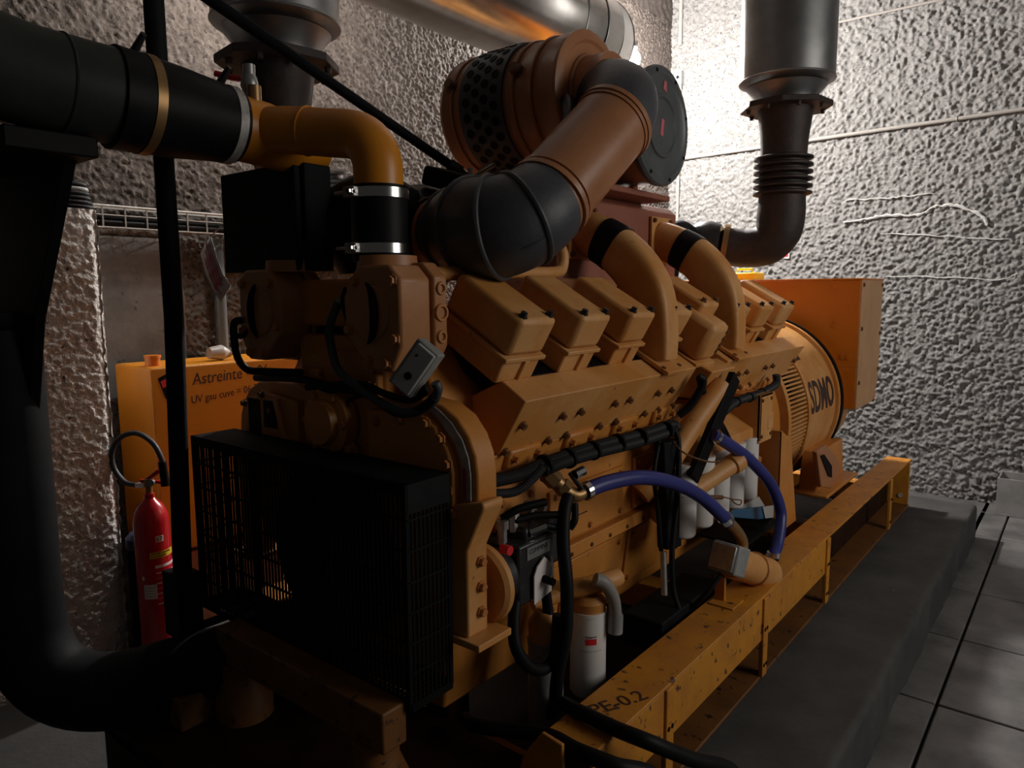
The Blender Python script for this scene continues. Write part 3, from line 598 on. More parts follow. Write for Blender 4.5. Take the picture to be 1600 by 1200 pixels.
# ---------------------------------------------------------------- alternator
al = thing('alternator', (XC, 4.8, 0.55), 'orange alternator with a slotted collar and a big terminal box on top', 'alternator')
AZ = 1.08
b = MB(); b.lathe((XC, 3.86, AZ), (0,1,0), [(0,0.50),(0.0,0.545),(0.03,0.55),(0.03,0.50),(0.05,0.49)], 64); build('adapter_ring', b, ORANGE_DUST, al)
b = MB(); b.lathe((XC, 3.88, AZ), (0,1,0), [(0,0.47),(0.36,0.47)], 48); build('inner_drum', b, BLACK, al)
for k in range(64):       # louvre bars of the slotted collar in view
    a = math.radians(-80 + 2.5*k)
    if a > math.radians(82): break
    e = Vector((math.cos(a), 0, math.sin(a))); t_ = Vector((-math.sin(a), 0, math.cos(a)))
    if 'louvre' not in _shared:
        q = MB(); q.obox((0,0,0), (0.014,0,0), (0,0.155,0), (0,0,0.0055)); m_ = bpy.data.meshes.new('louvre_bar'); m_.from_pydata(q.v, [], q.f); m_.update(); finish(m_, 0); m_.materials.append(ORANGE_DUST); _shared['louvre'] = m_
    p = Vector((XC, 4.055, AZ)) + e*0.525
    link('louvre_bar', _shared['louvre'], None, al, p, rot=Matrix((e, Vector((0,1,0)), t_)).transposed().to_quaternion())
b = MB(); b.lathe((XC, 4.20, AZ), (0,1,0), [(0,0.50),(0.0,0.548),(0.025,0.552),(0.03,0.53),(0.62,0.525),(0.62,0.545),(0.68,0.545),(0.68,0.52),(1.10,0.50),(1.30,0.40),(1.34,0.30),(1.34,0.001)], 72); drum = build('alternator_drum', b, ORANGE_DUST, al, 0, 25)
b = MB(); b.lathe((XC, 4.865, AZ), (0,1,0), [(0,0.515),(0.0,0.556),(0.035,0.556),(0.035,0.515)], 72); build('rubber_gasket', b, RUBBER, al)
def on_drum(c, y0, ang, R=0.5275):
    a = ang + c.y/R
    return (XC+(R+c.z)*math.cos(a), y0+c.x, AZ+(R+c.z)*math.sin(a))
text('maker_lettering', 'SDMO', 0.26, al, (0,0,0), (1,0,0), (0,1,0), DECAL, 0.002, lambda c: on_drum(Vector((c.x*0.66, c.y, c.z)), 4.30, math.radians(1)), bold=0.006)
def patch_drum(y0, y1, d0, d1, m, nm):
    k = MB(); n = 6; vs = []
    for i in range(n+1):
        a = math.radians(d0+(d1-d0)*i/n)
        for y in (y0, y1): vs.append((XC+0.529*math.cos(a), y, AZ+0.529*math.sin(a)))
    k.add(vs, [(2*i, 2*i+1, 2*i+3, 2*i+2) for i in range(n)]); build(nm, k, m, al)
patch_drum(4.27, 4.40, 36, 48, DECAL, 'rating_plate')
patch_drum(4.245, 4.30, 24, 33, DECAL, 'logo_decal')
tb = build('terminal_box', MB().box(mx(-1.165), -1.165, 5.0, 5.56, 1.30, 1.862).xz([(-1.165,1.30),(-1.165,1.03),(-1.26,1.03),(-1.32,1.30)], 5.0, 5.56).xz([(mx(-1.165),1.30),(mx(-1.165),1.03),(mx(-1.26),1.03),(mx(-1.32),1.30)], 5.0, 5.56), ORANGE_DEEP, al, 0.004)
build('box_lid', MB().box(mx(-1.15), -1.15, 4.99, 5.575, 1.862, 1.872), ORANGE_DEEP, tb, 0.002)
build('cover_panel', MB().prism([(-1.166, 5.0, 1.03), (-1.166, 5.0, 1.862), (-1.166, 5.565, 1.862), (-1.166, 5.565, 1.16), (-1.166, 5.42, 1.03)], (0.012, 0, 0)), ENDBOARD, tb, 0.002)
for y, z in ((5.03,1.83),(5.03,1.55),(5.03,1.2),(5.54,1.83),(5.54,1.5),(5.54,1.25)): bolt(tb, (-1.154, y, z), (1,0,0), 0.012, 0.008, BOLT)
for px in ((-1.318, 5, 1.819), (-1.304, 5, 1.605), (-1.307, 5, 1.572), (-1.39, 5, 1.397), (-1.25, 5, 1.366), (-1.219, 5, 1.367)): bolt(tb, (px[0], 4.999, px[2]), (0,-1,0), 0.015, 0.005, ORANGE_DEEP, 'round_plug', 14)
for f in (ident, mx):
    build('alternator_foot', MB().prism([(f(-1.30), 4.35, 0.60), (f(-1.30), 4.95, 0.60), (f(-1.30), 4.9, 0.85), (f(-1.30), 4.4, 0.85)], (f(-1.2)-f(-1.3), 0, 0)).box(*sorted((f(-1.34), f(-1.12))), 4.3, 5.0, 0.60, 0.62), ORANGE, al, 0.006)
b = MB(); b.prism([(-1.14, 4.022, 0.931), (-1.14, 4.198, 0.94), (-1.14, 4.464, 0.81), (-1.14, 4.524, 0.705), (-1.14, 4.332, 0.66), (-1.14, 4.138, 0.71)], (0.03,0,0)); lb = build('lifting_bracket', b, BRONZE, al, 0.006)
b = MB(); b.prism([(-1.107, 4.075, 0.902), (-1.107, 4.136, 0.898), (-1.107, 4.303, 0.8), (-1.107, 4.315, 0.73), (-1.107, 4.247, 0.751)], (0.004,0,0)); build('bracket_slot', b, BLACK, lb)

# ---------------------------------------------------------------- air cleaners and intake
A1 = (-2.0, 2.28, 2.485)
a1_ = thing('air_cleaner', (-1.8, 2.28, 2.29), 'brown-orange drum air cleaner wrapped in a perforated dark band', 'air cleaner', 'air cleaners')
b = MB(); b.lathe(A1, (1,0,0), [(0,0.001),(0,0.20),(0.008,0.218),(0.02,0.222),(0.03,0.218),(0.52,0.218),(0.53,0.224),(0.545,0.224),(0.55,0.212),(0.553,0.19),(0.545,0.18),(0.545,0.001)], 56); dr = build('drum', b, BRONZE, a1_)
b = MB(); b.lathe((A1[0]+0.115, A1[1], A1[2]), (1,0,0), [(0,0.222),(0,0.229),(0.20,0.229),(0.20,0.222)], 56); band = build('perforated_band', b, RUBBER_BLUE, a1_)
for i in range(4):
    for k in range(26):
        a = 2*math.pi*(k+0.5*(i % 2))/26
        if not (-2.0 < a-math.pi*1.15 < 2.0): continue
        n_ = Vector((0, math.cos(a), math.sin(a)))
        bolt(band, V((A1[0]+0.15+0.043*i, A1[1], A1[2])) + n_*0.2285, n_, 0.012, 0.0022, BLACK, 'band_hole', 12)
for dx in (0.07, 0.36, 0.44):
    b = MB(); b.ring((A1[0]+dx, A1[1], A1[2]), (1,0,0), 0.222, 0.005, 48, 6); build('drum_bead', b, BRONZE, a1_)
for dx in (0.06, 0.37):
    n_ = Vector((0, -0.93, 0.35)); bolt(a1_, V((A1[0]+dx, A1[1], A1[2])) + n_*0.222, n_, 0.02, 0.025, BOLT, 'latch', 10)
b = MB(); b.lathe((A1[0]+0.54, A1[1], A1[2]), (1,0,0), [(0,0.135),(0.10,0.135)], 36); build('outlet_collar', b, BRONZE, a1_)
b = MB(); b.ring((A1[0]+0.55, A1[1], A1[2]), (1,0,0), 0.138, 0.008, 36, 8); build('outlet_ring', b, BRONZE, a1_)

a2_ = thing('air_cleaner', (-1.75, 2.735, 2.23), 'round air cleaner with a flat dark grey end cover facing right', 'air cleaner', 'air cleaners')
A2 = (-2.0, 2.735, 2.455)
b = MB(); b.lathe(A2, (1,0,0), [(0,0.20),(0.01,0.222),(0.575,0.222),(0.58,0.001)], 48); build('drum', b, BRONZE, a2_)
b = MB(); b.lathe((A2[0]+0.565, A2[1], A2[2]), (1,0,0), [(0,0.222),(0.0,0.232),(0.02,0.235),(0.03,0.228),(0.033,0.20),(0.026,0.19),(0.026,0.125),(0.034,0.12),(0.034,0.112),(0.028,0.105),(0.028,0.001)], 56); cv = build('end_cover', b, DISC, a2_)
build('warning_sticker', MB().prism([(-1.4065,2.715,2.42),(-1.4065,2.74,2.415),(-1.4065,2.75,2.48),(-1.4065,2.725,2.485)], (0.001,0,0)), INKPINK, cv)
build('warning_sticker', MB().prism([(-1.4075,2.735,2.60),(-1.4075,2.765,2.59),(-1.4075,2.765,2.63),(-1.4075,2.745,2.635)], (0.001,0,0)), INKPINK, cv)
for k in range(8):
    a = k*math.pi/4+0.3; bolt(cv, (-1.408, A2[1]+0.212*math.cos(a), A2[2]+0.212*math.sin(a)), (1,0,0), 0.008, 0.008, BLACK)

it = thing('intake_pipe', (-1.35, 2.0, 2.1), 'wide brown-orange intake pipe slanting down from the air cleaners', 'pipe')
EL = [(-1.46,2.28,2.47), (-1.39,2.27,2.465), (-1.31,2.22,2.44), (-1.265,2.15,2.385), (-1.255,2.09,2.325)]
b = MB(); b.tube(EL, [0.132,0.13,0.127,0.125,0.124], 32, n=5); build('rubber_bend', b, RUBBER_BLUE, it)
PE = [(-1.255,2.10,2.335), (-1.275,1.935,2.195), (-1.295,1.77,2.055)]
b = MB(); b.tube(PE, [0.126,0.126,0.126], 36); build('pipe_barrel', b, BRONZE, it)
dP = (V(PE[2])-V(PE[0])).normalized()
for t, R_, m_ in ((0.01,0.134,BRONZE),(0.045,0.130,BRONZE),(0.86,0.131,BRONZE),(0.93,0.135,BRONZE)):
    b = MB(); b.lathe(V(PE[0]).lerp(V(PE[2]), t)-dP*0.008, dP, [(0,0.120),(0,R_),(0.018,R_),(0.018,0.120)], 36); build('hose_clamp', b, m_, it)
b = MB(); b.tube([(-1.473, 2.1, 2.415), (-1.439, 2.1, 2.435), (-1.397, 2.05, 2.378), (-1.378, 2.02, 2.336)], [0.02,0.024,0.018,0.016], 12, n=3); build('restriction_gauge', b, CASTBLACK, it)
re_ = thing('rubber_elbow', (-1.4, 1.75, 1.9), 'thick ribbed black rubber elbow between intake pipe and turbocharger', 'hose')
RE = [(-1.293,1.778,2.06), (-1.312,1.70,2.01), (-1.375,1.655,1.985), (-1.46,1.655,1.99), (-1.55,1.68,1.985), (-1.63,1.71,1.985)]
rad = [0.132,0.140,0.148,0.145,0.130,0.115]
b = MB(); b.tube(RE, rad, 36, n=6); build('elbow_body', b, RUBBER_BLUE, re_)
sp = smooth_path(RE, 6)
for i in (6, 12, 18, 24):
    R_ = float(np.interp(i/6, range(6), rad)); d_ = sp[i+1]-sp[i-1]
    b = MB(); b.ring(sp[i], d_, R_, 0.009, 36, 8); build('moulded_rib', b, RUBBER_BLUE, re_)
b = MB(); b.tube([p + Vector((0.10,-0.06,-0.07))*1.02 for p in sp[4:24]], 0.008, 6); build('moulded_seam', b, RUBBER_BLUE, re_)
tu = thing('turbocharger', (-1.9, 1.75, 1.85), 'black lagged turbocharger behind the upright coolant hose', 'turbocharger')
TU = [(-1.62,1.71,1.985), (-1.72,1.74,1.985), (-1.80,1.77,1.985)]
dT = (V(TU[2])-V(TU[0])).normalized()
b = MB(); b.lathe(TU[0], dT, [(-0.01,0.10),(-0.01,0.122),(0.02,0.122),(0.022,0.112),(0.075,0.112),(0.078,0.126),(0.105,0.126),(0.105,0.1)], 36); build('inlet_ring', b, BRONZE, tu)
b = MB(); b.ring(V(TU[0])+dT*0.02, dT, 0.114, 0.006, 32, 6).ring(V(TU[0])+dT*0.078, dT, 0.118, 0.006, 32, 6); build('inlet_seal', b, RUBBER, tu)
b = MB(); b.lathe(V(TU[0])+dT*0.10, dT, [(0,0.115),(0.03,0.15),(0.08,0.175),(0.14,0.178),(0.20,0.15),(0.24,0.11),(0.32,0.10),(0.34,0.14),(0.42,0.165),(0.52,0.155),(0.58,0.10),(0.58,0.001)], 40); build('turbo_housing', b, CASTBLACK, tu)
b = MB(); b.lathe((-1.87,1.62,1.86), (0,0,1), [(0,0.12),(0.10,0.168),(0.20,0.175),(0.27,0.145),(0.31,0.085),(0.325,0.001)], 36); build('lagging_dome', b, RUBBER, tu)
b = MB(); b.obox((-1.66,1.80,2.155), (0.10,0.03,-0.03), (0.0,0.04,0.0), (0.01,0,0.03)); act = build('actuator', b, BLACK, tu, 0.01)
build('actuator_label', MB().obox((-1.605,1.772,2.145), (0.022,0.006,-0.008), (0.0,0.001,0.0), (0.003,0,0.012)), INKPINK, act)

# ---------------------------------------------------------------- rear turbocharger, exhaust and silencers
ex = thing('exhaust_elbow', (-1.5, 4.2, 2.0), 'sooty black exhaust elbow with bellows rising to the right-hand silencer', 'exhaust pipe')
SX, SY = -1.413, 4.2
b = MB(); b.tube([(-1.70,4.12,2.055),(-1.60,4.16,2.04),(-1.49,4.19,2.06),(-1.43,4.20,2.13),(-1.415,4.20,2.22),(SX,SY,2.33)], [0.105,0.108,0.118,0.128,0.13,0.125], 32, n=6); build('elbow_pipe', b, SOOT, ex)
b = MB(); b.lathe((-1.70,4.12,2.055), (-1,-0.4,0.15), [(-0.01,0.10),(-0.01,0.128),(0.02,0.128),(0.02,0.10)], 28); build('vee_clamp', b, BRASS, ex)
pr = [(0,0.12)]
for k in range(6): pr += [(0.01+0.038*k,0.125),(0.02+0.038*k,0.158),(0.03+0.038*k,0.158),(0.04+0.038*k,0.125)]
b = MB(); b.lathe((SX,SY,2.31), (0,0,1), pr, 40); build('bellows', b, SOOT, ex)
b = MB(); b.lathe((SX,SY,2.54), (0,0,1), [(0,0.122),(0.10,0.128),(0.23,0.145),(0.25,0.15)], 36); build('flared_neck', b, SOOT, ex)
rt = thing('turbocharger', (-1.85, 4.05, 1.9), 'dark rear turbocharger at the foot of the sooty exhaust elbow', 'turbocharger')
b = MB(); b.lathe((-1.70,4.12,2.058), (-0.92,-0.36,0.12), [(0.02,0.09),(0.04,0.12),(0.10,0.135),(0.17,0.12),(0.22,0.08),(0.30,0.08),(0.33,0.13),(0.42,0.15),(0.50,0.12),(0.5,0.001)], 32); build('turbine_housing', b, CASTBLACK, rt)
b = MB(); b.tube([(-1.84,4.0,2.08),(-1.87,3.86,2.13),(-1.86,3.76,2.08),(-1.85,3.68,1.95),(-1.85,3.64,1.75)], 0.07, 20, n=5); build('turbo_pipe', b, BLACKSAT, rt)

def silencer(x, y, z0, z1, r, label, mm):
    t = thing('silencer', (x, y, z0), label, 'silencer', 'upright exhaust silencers')
    b = MB(); b.lathe((x,y,z0+0.08), (0,0,1), [(0.0,r*0.8),(0.03,r),(z1-z0,r),(z1-z0,0.001)], 64); bd = build('silencer_body', b, mm, t)
    b = MB(); b.ring((x,y,z0+0.115), (0,0,1), r, 0.006, 64, 6); build('seam_ring', b, mm, t)
    b = MB(); b.lathe((x,y,z0), (0,0,1), [(0.0,r*0.62),(0.03,r*0.66),(0.085,r*0.86)], 64); build('silencer_cone', b, mm, t)
    b = MB(); a0 = 0.25
    oct_ = [(x+r*0.98*math.cos(a0+k*math.pi/4), y+r*0.98*math.sin(a0+k*math.pi/4), z0-0.035) for k in range(8)]
    b.prism(oct_, (0,0,0.03)); build('octagonal_flange', b, SOOT, t, 0.004)
    for k in range(8): bolt(t, (x+r*0.82*math.cos(a0+(k+.5)*math.pi/4), y+r*0.82*math.sin(a0+(k+.5)*math.pi/4), z0-0.035), (0,0,-1), 0.012, 0.02, SOOT)
    return t
silencer(SX, SY, 2.82, 4.9, 0.248, 'tall brushed steel silencer standing above the sooty elbow on the right', STEEL_DK)
ls = silencer(-2.37, 1.62, 2.64, 4.2, 0.222, 'steel-clad silencer hanging at the top left behind the slanting rod', STEEL_DK)
b = MB(); b.lathe((-2.37,1.62,2.25), (0,0,1), [(0,0.10),(0.22,0.11),(0.36,0.13)], 36); build('flared_neck', b, SOOT, ls)
b = MB(); pr = [(0,0.09)]
for k in range(4): pr += [(0.01+0.03*k,0.092),(0.016+0.03*k,0.118),(0.024+0.03*k,0.118),(0.03+0.03*k,0.092)]
b.lathe((-2.30,1.72,2.14), (0.15,-0.1,1), pr, 32); b.tube([(-2.30,1.72,2.15),(-2.28,1.76,2.05),(-2.2,1.8,1.98)], 0.09, 24, n=4); build('bellows', b, ZINC, ls)

du = thing('insulated_duct', (-2.5, 3.0, 3.0), 'wide shiny metal-clad duct running overhead towards the lamp', 'duct')
DX, DZ, DR = -2.60, 3.365, 0.28
b = MB(); b.lathe((DX, 1.98, DZ), (0,1,0), [(0,0.001),(0,DR),(1.63,DR)], 72); build('duct_section', b, STEEL, du)
segs = [((DX,3.61,DZ),(0,1,0.01),0.20),((DX,3.80,DZ+0.003),(-0.10,1,0.04),0.20),((DX-0.025,3.98,DZ+0.012),(-0.25,1,0.1),0.24)]
for p, d, l in segs:
    b = MB(); b.lathe(p, d, [(0,DR+0.001),(l,DR+0.001)], 72); build('mitred_section', b, STEEL, du)
for p, d, l in segs + [((DX-0.083,4.21,DZ+0.035),(-0.25,1,0.1),0)]:
    b = MB(); b.ring(p, d, DR, 0.006, 72, 6); build('seam_band', b, STEEL_DK, du)
for y in (2.2, 2.7, 3.2):
    pass

# ---------------------------------------------------------------- coolant plumbing on the left
cp = thing('coolant_manifold', (-1.8, 1.35, 2.1), 'orange coolant pipe branching over the front of the engine into an upright hose', 'pipe')
b = MB(); b.tube([(-1.965,1.18,2.275),(-1.955,1.27,2.265),(-1.945,1.36,2.25),(-1.93,1.47,2.24)], [0.092,0.092,0.085,0.06], 28, n=4); build('manifold_body', b, TANK_OR, cp)
b = MB(); b.tube([(-1.96,1.24,2.27),(-1.86,1.28,2.265),(-1.74,1.33,2.25),(-1.63,1.365,2.23),(-1.575,1.375,2.17),(-1.567,1.375,2.08),(-1.567,1.375,2.02)], [0.062,0.066,0.066,0.066,0.068,0.068,0.068], 28, n=6); br_ = build('branch_pipe', b, TANK_OR, cp)
b = MB(); b.ring((-1.79,1.312,2.258), (1,0.4,-0.15), 0.066, 0.004, 28, 6); build('weld_bead', b, TANK_OR, cp)
b = MB(); b.tube([(-1.93,1.235,2.345),(-1.93,1.235,2.39)], 0.02, 14); build('vent_boss', b, BRASS, cp)
b = MB(); b.lathe((-1.90,1.19,2.30), (0.75,-0.62,0.1), [(-0.03,0.012),(0.012,0.012),(0.012,0.016),(0.028,0.016),(0.028,0.001)], 12); build('drain_plug', b, BRASS, cp)
vl = thing('bleed_valve', (-1.975, 1.25, 2.36), 'small bleed valve with a red lever on top of the orange coolant pipe', 'valve')
b = MB(); b.tube([(-1.975,1.25,2.345),(-1.975,1.25,2.46)], 0.018, 12); b.lathe((-1.975,1.25,2.385),(0,0,1),[(0,0.02),(0.015,0.026),(0.04,0.022),(0.05,0.016)],12); build('valve_body', b, ZINC, vl)
b = MB(); b.tube([(-1.985,1.25,2.42),(-2.03,1.23,2.43),(-2.08,1.205,2.445)], 0.009, 8, n=3); build('red_lever', b, REDSIGN, vl)
hz = thing('coolant_hose', (-1.567, 1.375, 1.88), 'short upright black rubber hose with two bright steel clamps', 'hose')
b = MB(); b.lathe((-1.567,1.375,1.885), (0,0,1), [(0,0.078),(0.205,0.078)], 36); build('rubber_sleeve', b, RUBBER, hz)
for z in (1.907, 2.055):
    b = MB(); b.lathe((-1.567,1.375,z), (0,0,1), [(0,0.077),(0,0.0815),(0.026,0.0815),(0.026,0.077)], 40); c_ = build('hose_clamp', b, CHROME, hz)
    b = MB(); b.box(-1.60,-1.555,1.275,1.297,z-0.001,z+0.027); build('clamp_block', b, ZINC, c_, 0.003)
    b = MB(); b.tube([(-1.64,1.282,z+0.013),(-1.55,1.282,z+0.013)], 0.005, 8); build('clamp_screw', b, ZINC, c_)
    bolt(c_, (-1.565,1.275,z+0.013), (0,-1,0), 0.008, 0.01, CHROME)
uh = thing('coolant_hose', (-1.97, 1.0, 2.2), 'fat horizontal black rubber hose with a brassy clamp at each end', 'hose')
UP = [(-1.985,0.86,2.295),(-1.975,1.02,2.285),(-1.967,1.19,2.275)]
b = MB(); b.tube(UP, [0.128,0.120,0.102], 36, n=4); build('rubber_sleeve', b, RUBBER, uh)
dU = (V(UP[2])-V(UP[0])).normalized()
for t, R_, m_ in ((0.24, 0.1255, BRASS), (0.93, 0.106, SILVER)):
    c_ = V(UP[0]).lerp(V(UP[2]), t); b = MB(); b.lathe(c_-dU*0.012, dU, [(0,R_-0.004),(0,R_+0.002),(0.024,R_+0.002),(0.024,R_-0.004)], 40); k_ = build('hose_clamp', b, m_, uh)
    b = MB(); b.tube([c_+Vector((-0.02,-0.01,R_)), c_+Vector((0.03,0.0,R_+0.045))], [0.012,0.008], 8); build('clamp_bolt', b, CASTBLACK, k_)
gp = thing('green_coolant_pipe', (-2.0, 0.6, 2.2), 'very wide dark green pipe elbow coming in at the top left corner', 'pipe')
b = MB(); b.tube([(-1.983,0.89,2.297),(-1.99,0.78,2.302),(-2.005,0.66,2.315),(-2.03,0.52,2.36),(-2.06,0.40,2.45),(-2.08,0.32,2.58),(-2.09,0.29,2.75),(-2.09,0.28,3.0)], 0.118, 36, n=5); build('elbow_pipe', b, PIPEGREEN, gp)
b = MB(); b.ring((-1.993,0.745,2.304), (0,1,-0.05), 0.118, 0.004, 36, 6); build('weld_bead', b, PIPEGREEN, gp)

st = thing('pipe_stand', (-2.3, 0.72, 0.25), 'black steel stand with gusset holding up the dark green pipe', 'stand')
build('saddle_plate', MB().box(-2.45, -1.93, 0.60, 0.80, 2.13, 2.18), BLACK, st, 0.004)
b = MB(); b.prism([(-2.008, 0.78, 2.186), (-1.992, 0.78, 2.154), (-2.304, 0.78, 1.729), (-2.424, 0.78, 1.423), (-2.909, 0.78, 1.37), (-2.644, 0.78, 2.27)], (0,-0.03,0)); build('gusset_plate', b, BLACK, st, 0.003)
build('stand_post', MB().box(-2.60, -2.42, 0.50, 0.575, 0.25, 2.14), BLACK, st, 0.006)
lp = thing('bent_coolant_pipe', (-2.4, 0.8, 0.4), 'black coolant pipe dropping at the left and bending along under the fan guard', 'pipe')
b = MB(); b.tube([(-2.50,0.71,1.70),(-2.50,0.71,1.2),(-2.50,0.71,0.85),(-2.475,0.725,0.70),(-2.40,0.775,0.605),(-2.28,0.87,0.585),(-2.16,1.02,0.615),(-2.06,1.2,0.635),(-2.0,1.34,0.64)], 0.115, 32, n=5); build('bent_pipe', b, BLACKSAT, lp)
b = MB(); b.lathe((-2.50,0.71,1.70), (0,0,1), [(0,0.115),(0.02,0.13),(0.05,0.13),(0.05,0.001)], 32); build('pipe_collar', b, BLACK, lp)
build('pipe_prop', MB().box(-2.36, -2.18, 0.87, 0.96, 0.25, 0.52), BLACK, lp, 0.004)
po = thing('support_pole', (-2.27, 1.08, 0.6), 'slim black pole rising from the lower pipe past the fat hose', 'pole')
b = MB(); b.tube([(-2.277, 1.1, 0.714), (-2.213, 1.1, 1.72), (-2.212, 1.1, 2.651), (-2.194, 1.1, 3.091)], 0.029, 20); build('pole_tube', b, BLACKSAT, po)
b = MB(); b.box(-2.33,-2.22,1.06,1.14,0.68,0.90); build('pole_clamp', b, BLACK, po, 0.006)
rd = thing('slanting_rod', (-2.0, 1.8, 2.2), 'slim black hydraulic rod slanting down across the rough wall to the turbocharger', 'rod')
R0, R1 = Vector((-2.133, 1.2, 2.683)), Vector((-1.783, 1.92, 2.228))
b = MB(); b.cyl(R0, R1, 0.0185, 0.016, 16); build('rod_tube', b, BLACKSAT, rd)
b = MB(); b.lathe(R1-(R1-R0).normalized()*0.03, R1-R0, [(0,0.022),(0.05,0.022),(0.05,0.015),(0.09,0.013),(0.09,0.001)], 14); build('rod_end', b, CASTBLACK, rd)
b = MB(); b.tube([R1+Vector((0.04,0.02,-0.03)), R1+Vector((0.06,0.02,-0.035)), R1+Vector((0.16,0.02,-0.0))], 0.009, 8); b.tube([R1+Vector((-0.02,0.0,-0.045)), R1+Vector((0.10,0.0,-0.05))], 0.012, 8); b.tube([R1+Vector((0.05,0.02,0.0)), R1+Vector((0.05,0.02,-0.12))], 0.010, 8); build('rod_fitting', b, ZINC, rd)

# black control box above the left thermostat, with a note hanging from it
cb = thing('control_box', (-2.05, 1.4, 1.87), 'flat black control box above the left thermostat housing', 'box')
build('box_body', MB().box(-2.31, -1.90, 1.335, 1.46, 1.868, 2.19), BLACKSAT, cb, 0.004)
build('box_edge', MB().box(-1.90, -1.885, 1.36, 1.46, 1.868, 2.19), BLACKSAT, cb, 0.004)
build('box_rail', MB().box(-2.20, -2.1, 1.34, 1.36, 1.845, 1.868), ZINC, cb)
nt_ = thing('paper_note', (-2.36, 1.42, 1.85), 'white paper note with pink handwriting hanging beside the black control box', 'paper')
ppx = [((-2.544, 1.42, 2.011), (-2.624, 1.42, 1.949)), ((-2.495, 1.41, 1.935), (-2.563, 1.4, 1.881)), ((-2.459, 1.41, 1.87), (-2.503, 1.39, 1.82)), ((-2.425, 1.42, 1.828), (-2.465, 1.4, 1.769))]
b = MB(); rows = []
for i in range(13):
    t = i/12*3; k = min(int(t), 2); u = t-k
    rows.append((V(ppx[k][0]).lerp(V(ppx[k+1][0]), u), V(ppx[k][1]).lerp(V(ppx[k+1][1]), u)))
vs = [p for r in rows for p in r]; b.add(vs, [(2*i, 2*i+2, 2*i+3, 2*i+1) for i in range(12)]); sh = build('note_sheet', b, PAPER, nt_)
sh.modifiers.new('thickness', 'SOLIDIFY').thickness = 0.0012
for v_, i0, i1 in ((0.22,1,9),(0.40,0,10),(0.58,1,9),(0.74,2,11)):
    b = MB(); ln = []
    for i in range(i0, i1+1):
        p = rows[i][0].lerp(rows[i][1], v_) + Vector((0.0012,-0.003,0)); w = (rows[i][1]-rows[i][0]).normalized()*0.0045; jit = 1+0.6*math.sin(i*2.3)
        ln += [p-w*jit, p+w*jit]
    b.add(ln, [(2*i, 2*i+2, 2*i+3, 2*i+1) for i in range(i1-i0)]); build('handwritten_line', b, INKPINK, nt_, smooth=0)
b = MB(); b.tube([V(ppx[0][0])+Vector((0,0,-0.005)), V(ppx[0][0])+Vector((0.03,0.02,0.03)), (-2.29,1.47,2.0)], 0.003, 6); build('hanging_wire', b, ZINC, nt_)
lo_ = MB(); lo_.tube([(-2.116, 1.27, 1.716), (-2.128, 1.25, 1.706), (-2.116, 1.24, 1.656), (-2.133, 1.26, 1.593), (-2.127, 1.29, 1.554), (-2.076, 1.32, 1.55), (-1.9, 1.33, 1.556)], 0.012, 12, n=6); lo_.tube([(-2.138, 1.25, 1.676), (-2.111, 1.26, 1.664), (-2.098, 1.28, 1.683)], 0.008, 10, n=5)
tag(build('cable_loop', lo_, RUBBER), 'black cable looping down beside the left thermostat housing', 'cable')

# grey junction box and cables on the front
jb = thing('junction_box', (-1.31, 1.27, 1.55), 'small tilted grey plastic junction box below the right thermostat housing', 'box')
jx = Vector((0.55,0.25,0.80)).normalized(); jy = Vector((0.75,0.25,-0.6)).normalized(); jz = jx.cross(jy).normalized(); jy = jz.cross(jx)
if jz.y > 0: jz = -jz
jc = Vector((-1.315,1.262,1.612))
build('box_body', MB().obox(jc, jx*0.068, jy*0.036, jz*0.022), GREYPL, jb, 0.004)
lid = build('box_lid', MB().obox(jc+jz*0.026+jy*0.004, jx*0.062, jy*0.028, jz*0.006), GREYLT, jb, 0.003)
bolt(lid, jc+jz*0.032-jx*0.02+jy*0.004, jz, 0.008, 0.003, BLACK, 'lid_port', 6)
bolt(lid, jc+jz*0.032+jx*0.035-jy*0.008, jz, 0.0025, 0.002, BLACK, 'lid_screw', 8)
hs = thing('cable_bundle', (-1.45, 1.29, 1.5), 'tangle of black cables draped across the front below the junction box', 'cables')
b = MB(); b.tube([(-1.662, 1.3, 1.778), (-1.709, 1.3, 1.704), (-1.717, 1.31, 1.639), (-1.686, 1.31, 1.576), (-1.591, 1.3, 1.538), (-1.474, 1.29, 1.501), (-1.375, 1.29, 1.488), (-1.299, 1.29, 1.517), (-1.261, 1.28, 1.557), (-1.26, 1.27, 1.578)], 0.0125, 12, n=5); build('cable', b, RUBBER_BLUE, hs)
b = MB(); b.tube([(-2.149, 1.33, 1.523), (-1.887, 1.32, 1.538), (-1.731, 1.32, 1.525), (-1.576, 1.31, 1.52), (-1.435, 1.3, 1.481), (-1.339, 1.29, 1.5), (-1.271, 1.28, 1.54)], 0.012, 12, n=5); build('cable', b, RUBBER, hs)
b = MB(); b.tube([(-1.856, 1.32, 1.515), (-1.602, 1.31, 1.545), (-1.484, 1.3, 1.529), (-1.374, 1.29, 1.522), (-1.304, 1.28, 1.554), (-1.338, 1.28, 1.568)], 0.010, 12, n=5); build('cable', b, RUBBER, hs)
b = MB(); b.tube([(-1.648, 1.31, 1.477), (-1.641, 1.305, 1.496), (-1.563, 1.31, 1.515), (-1.46, 1.3, 1.487)], 0.006, 8, n=5); build('cable', b, RUBBER, hs)
b = MB(); b.tube([(-1.551, 1.275, 1.727), (-1.61, 1.29, 1.716), (-1.635, 1.29, 1.778), (-1.619, 1.29, 1.813)], 0.006, 8, n=4); build('cable', b, RUBBER, hs)
build('connector', MB().obox((-1.742, 1.31, 1.523), (0.028,0,-0.004), (0,0.014,0), (0.001,0,0.012)), BLACKSAT, hs, 0.004)

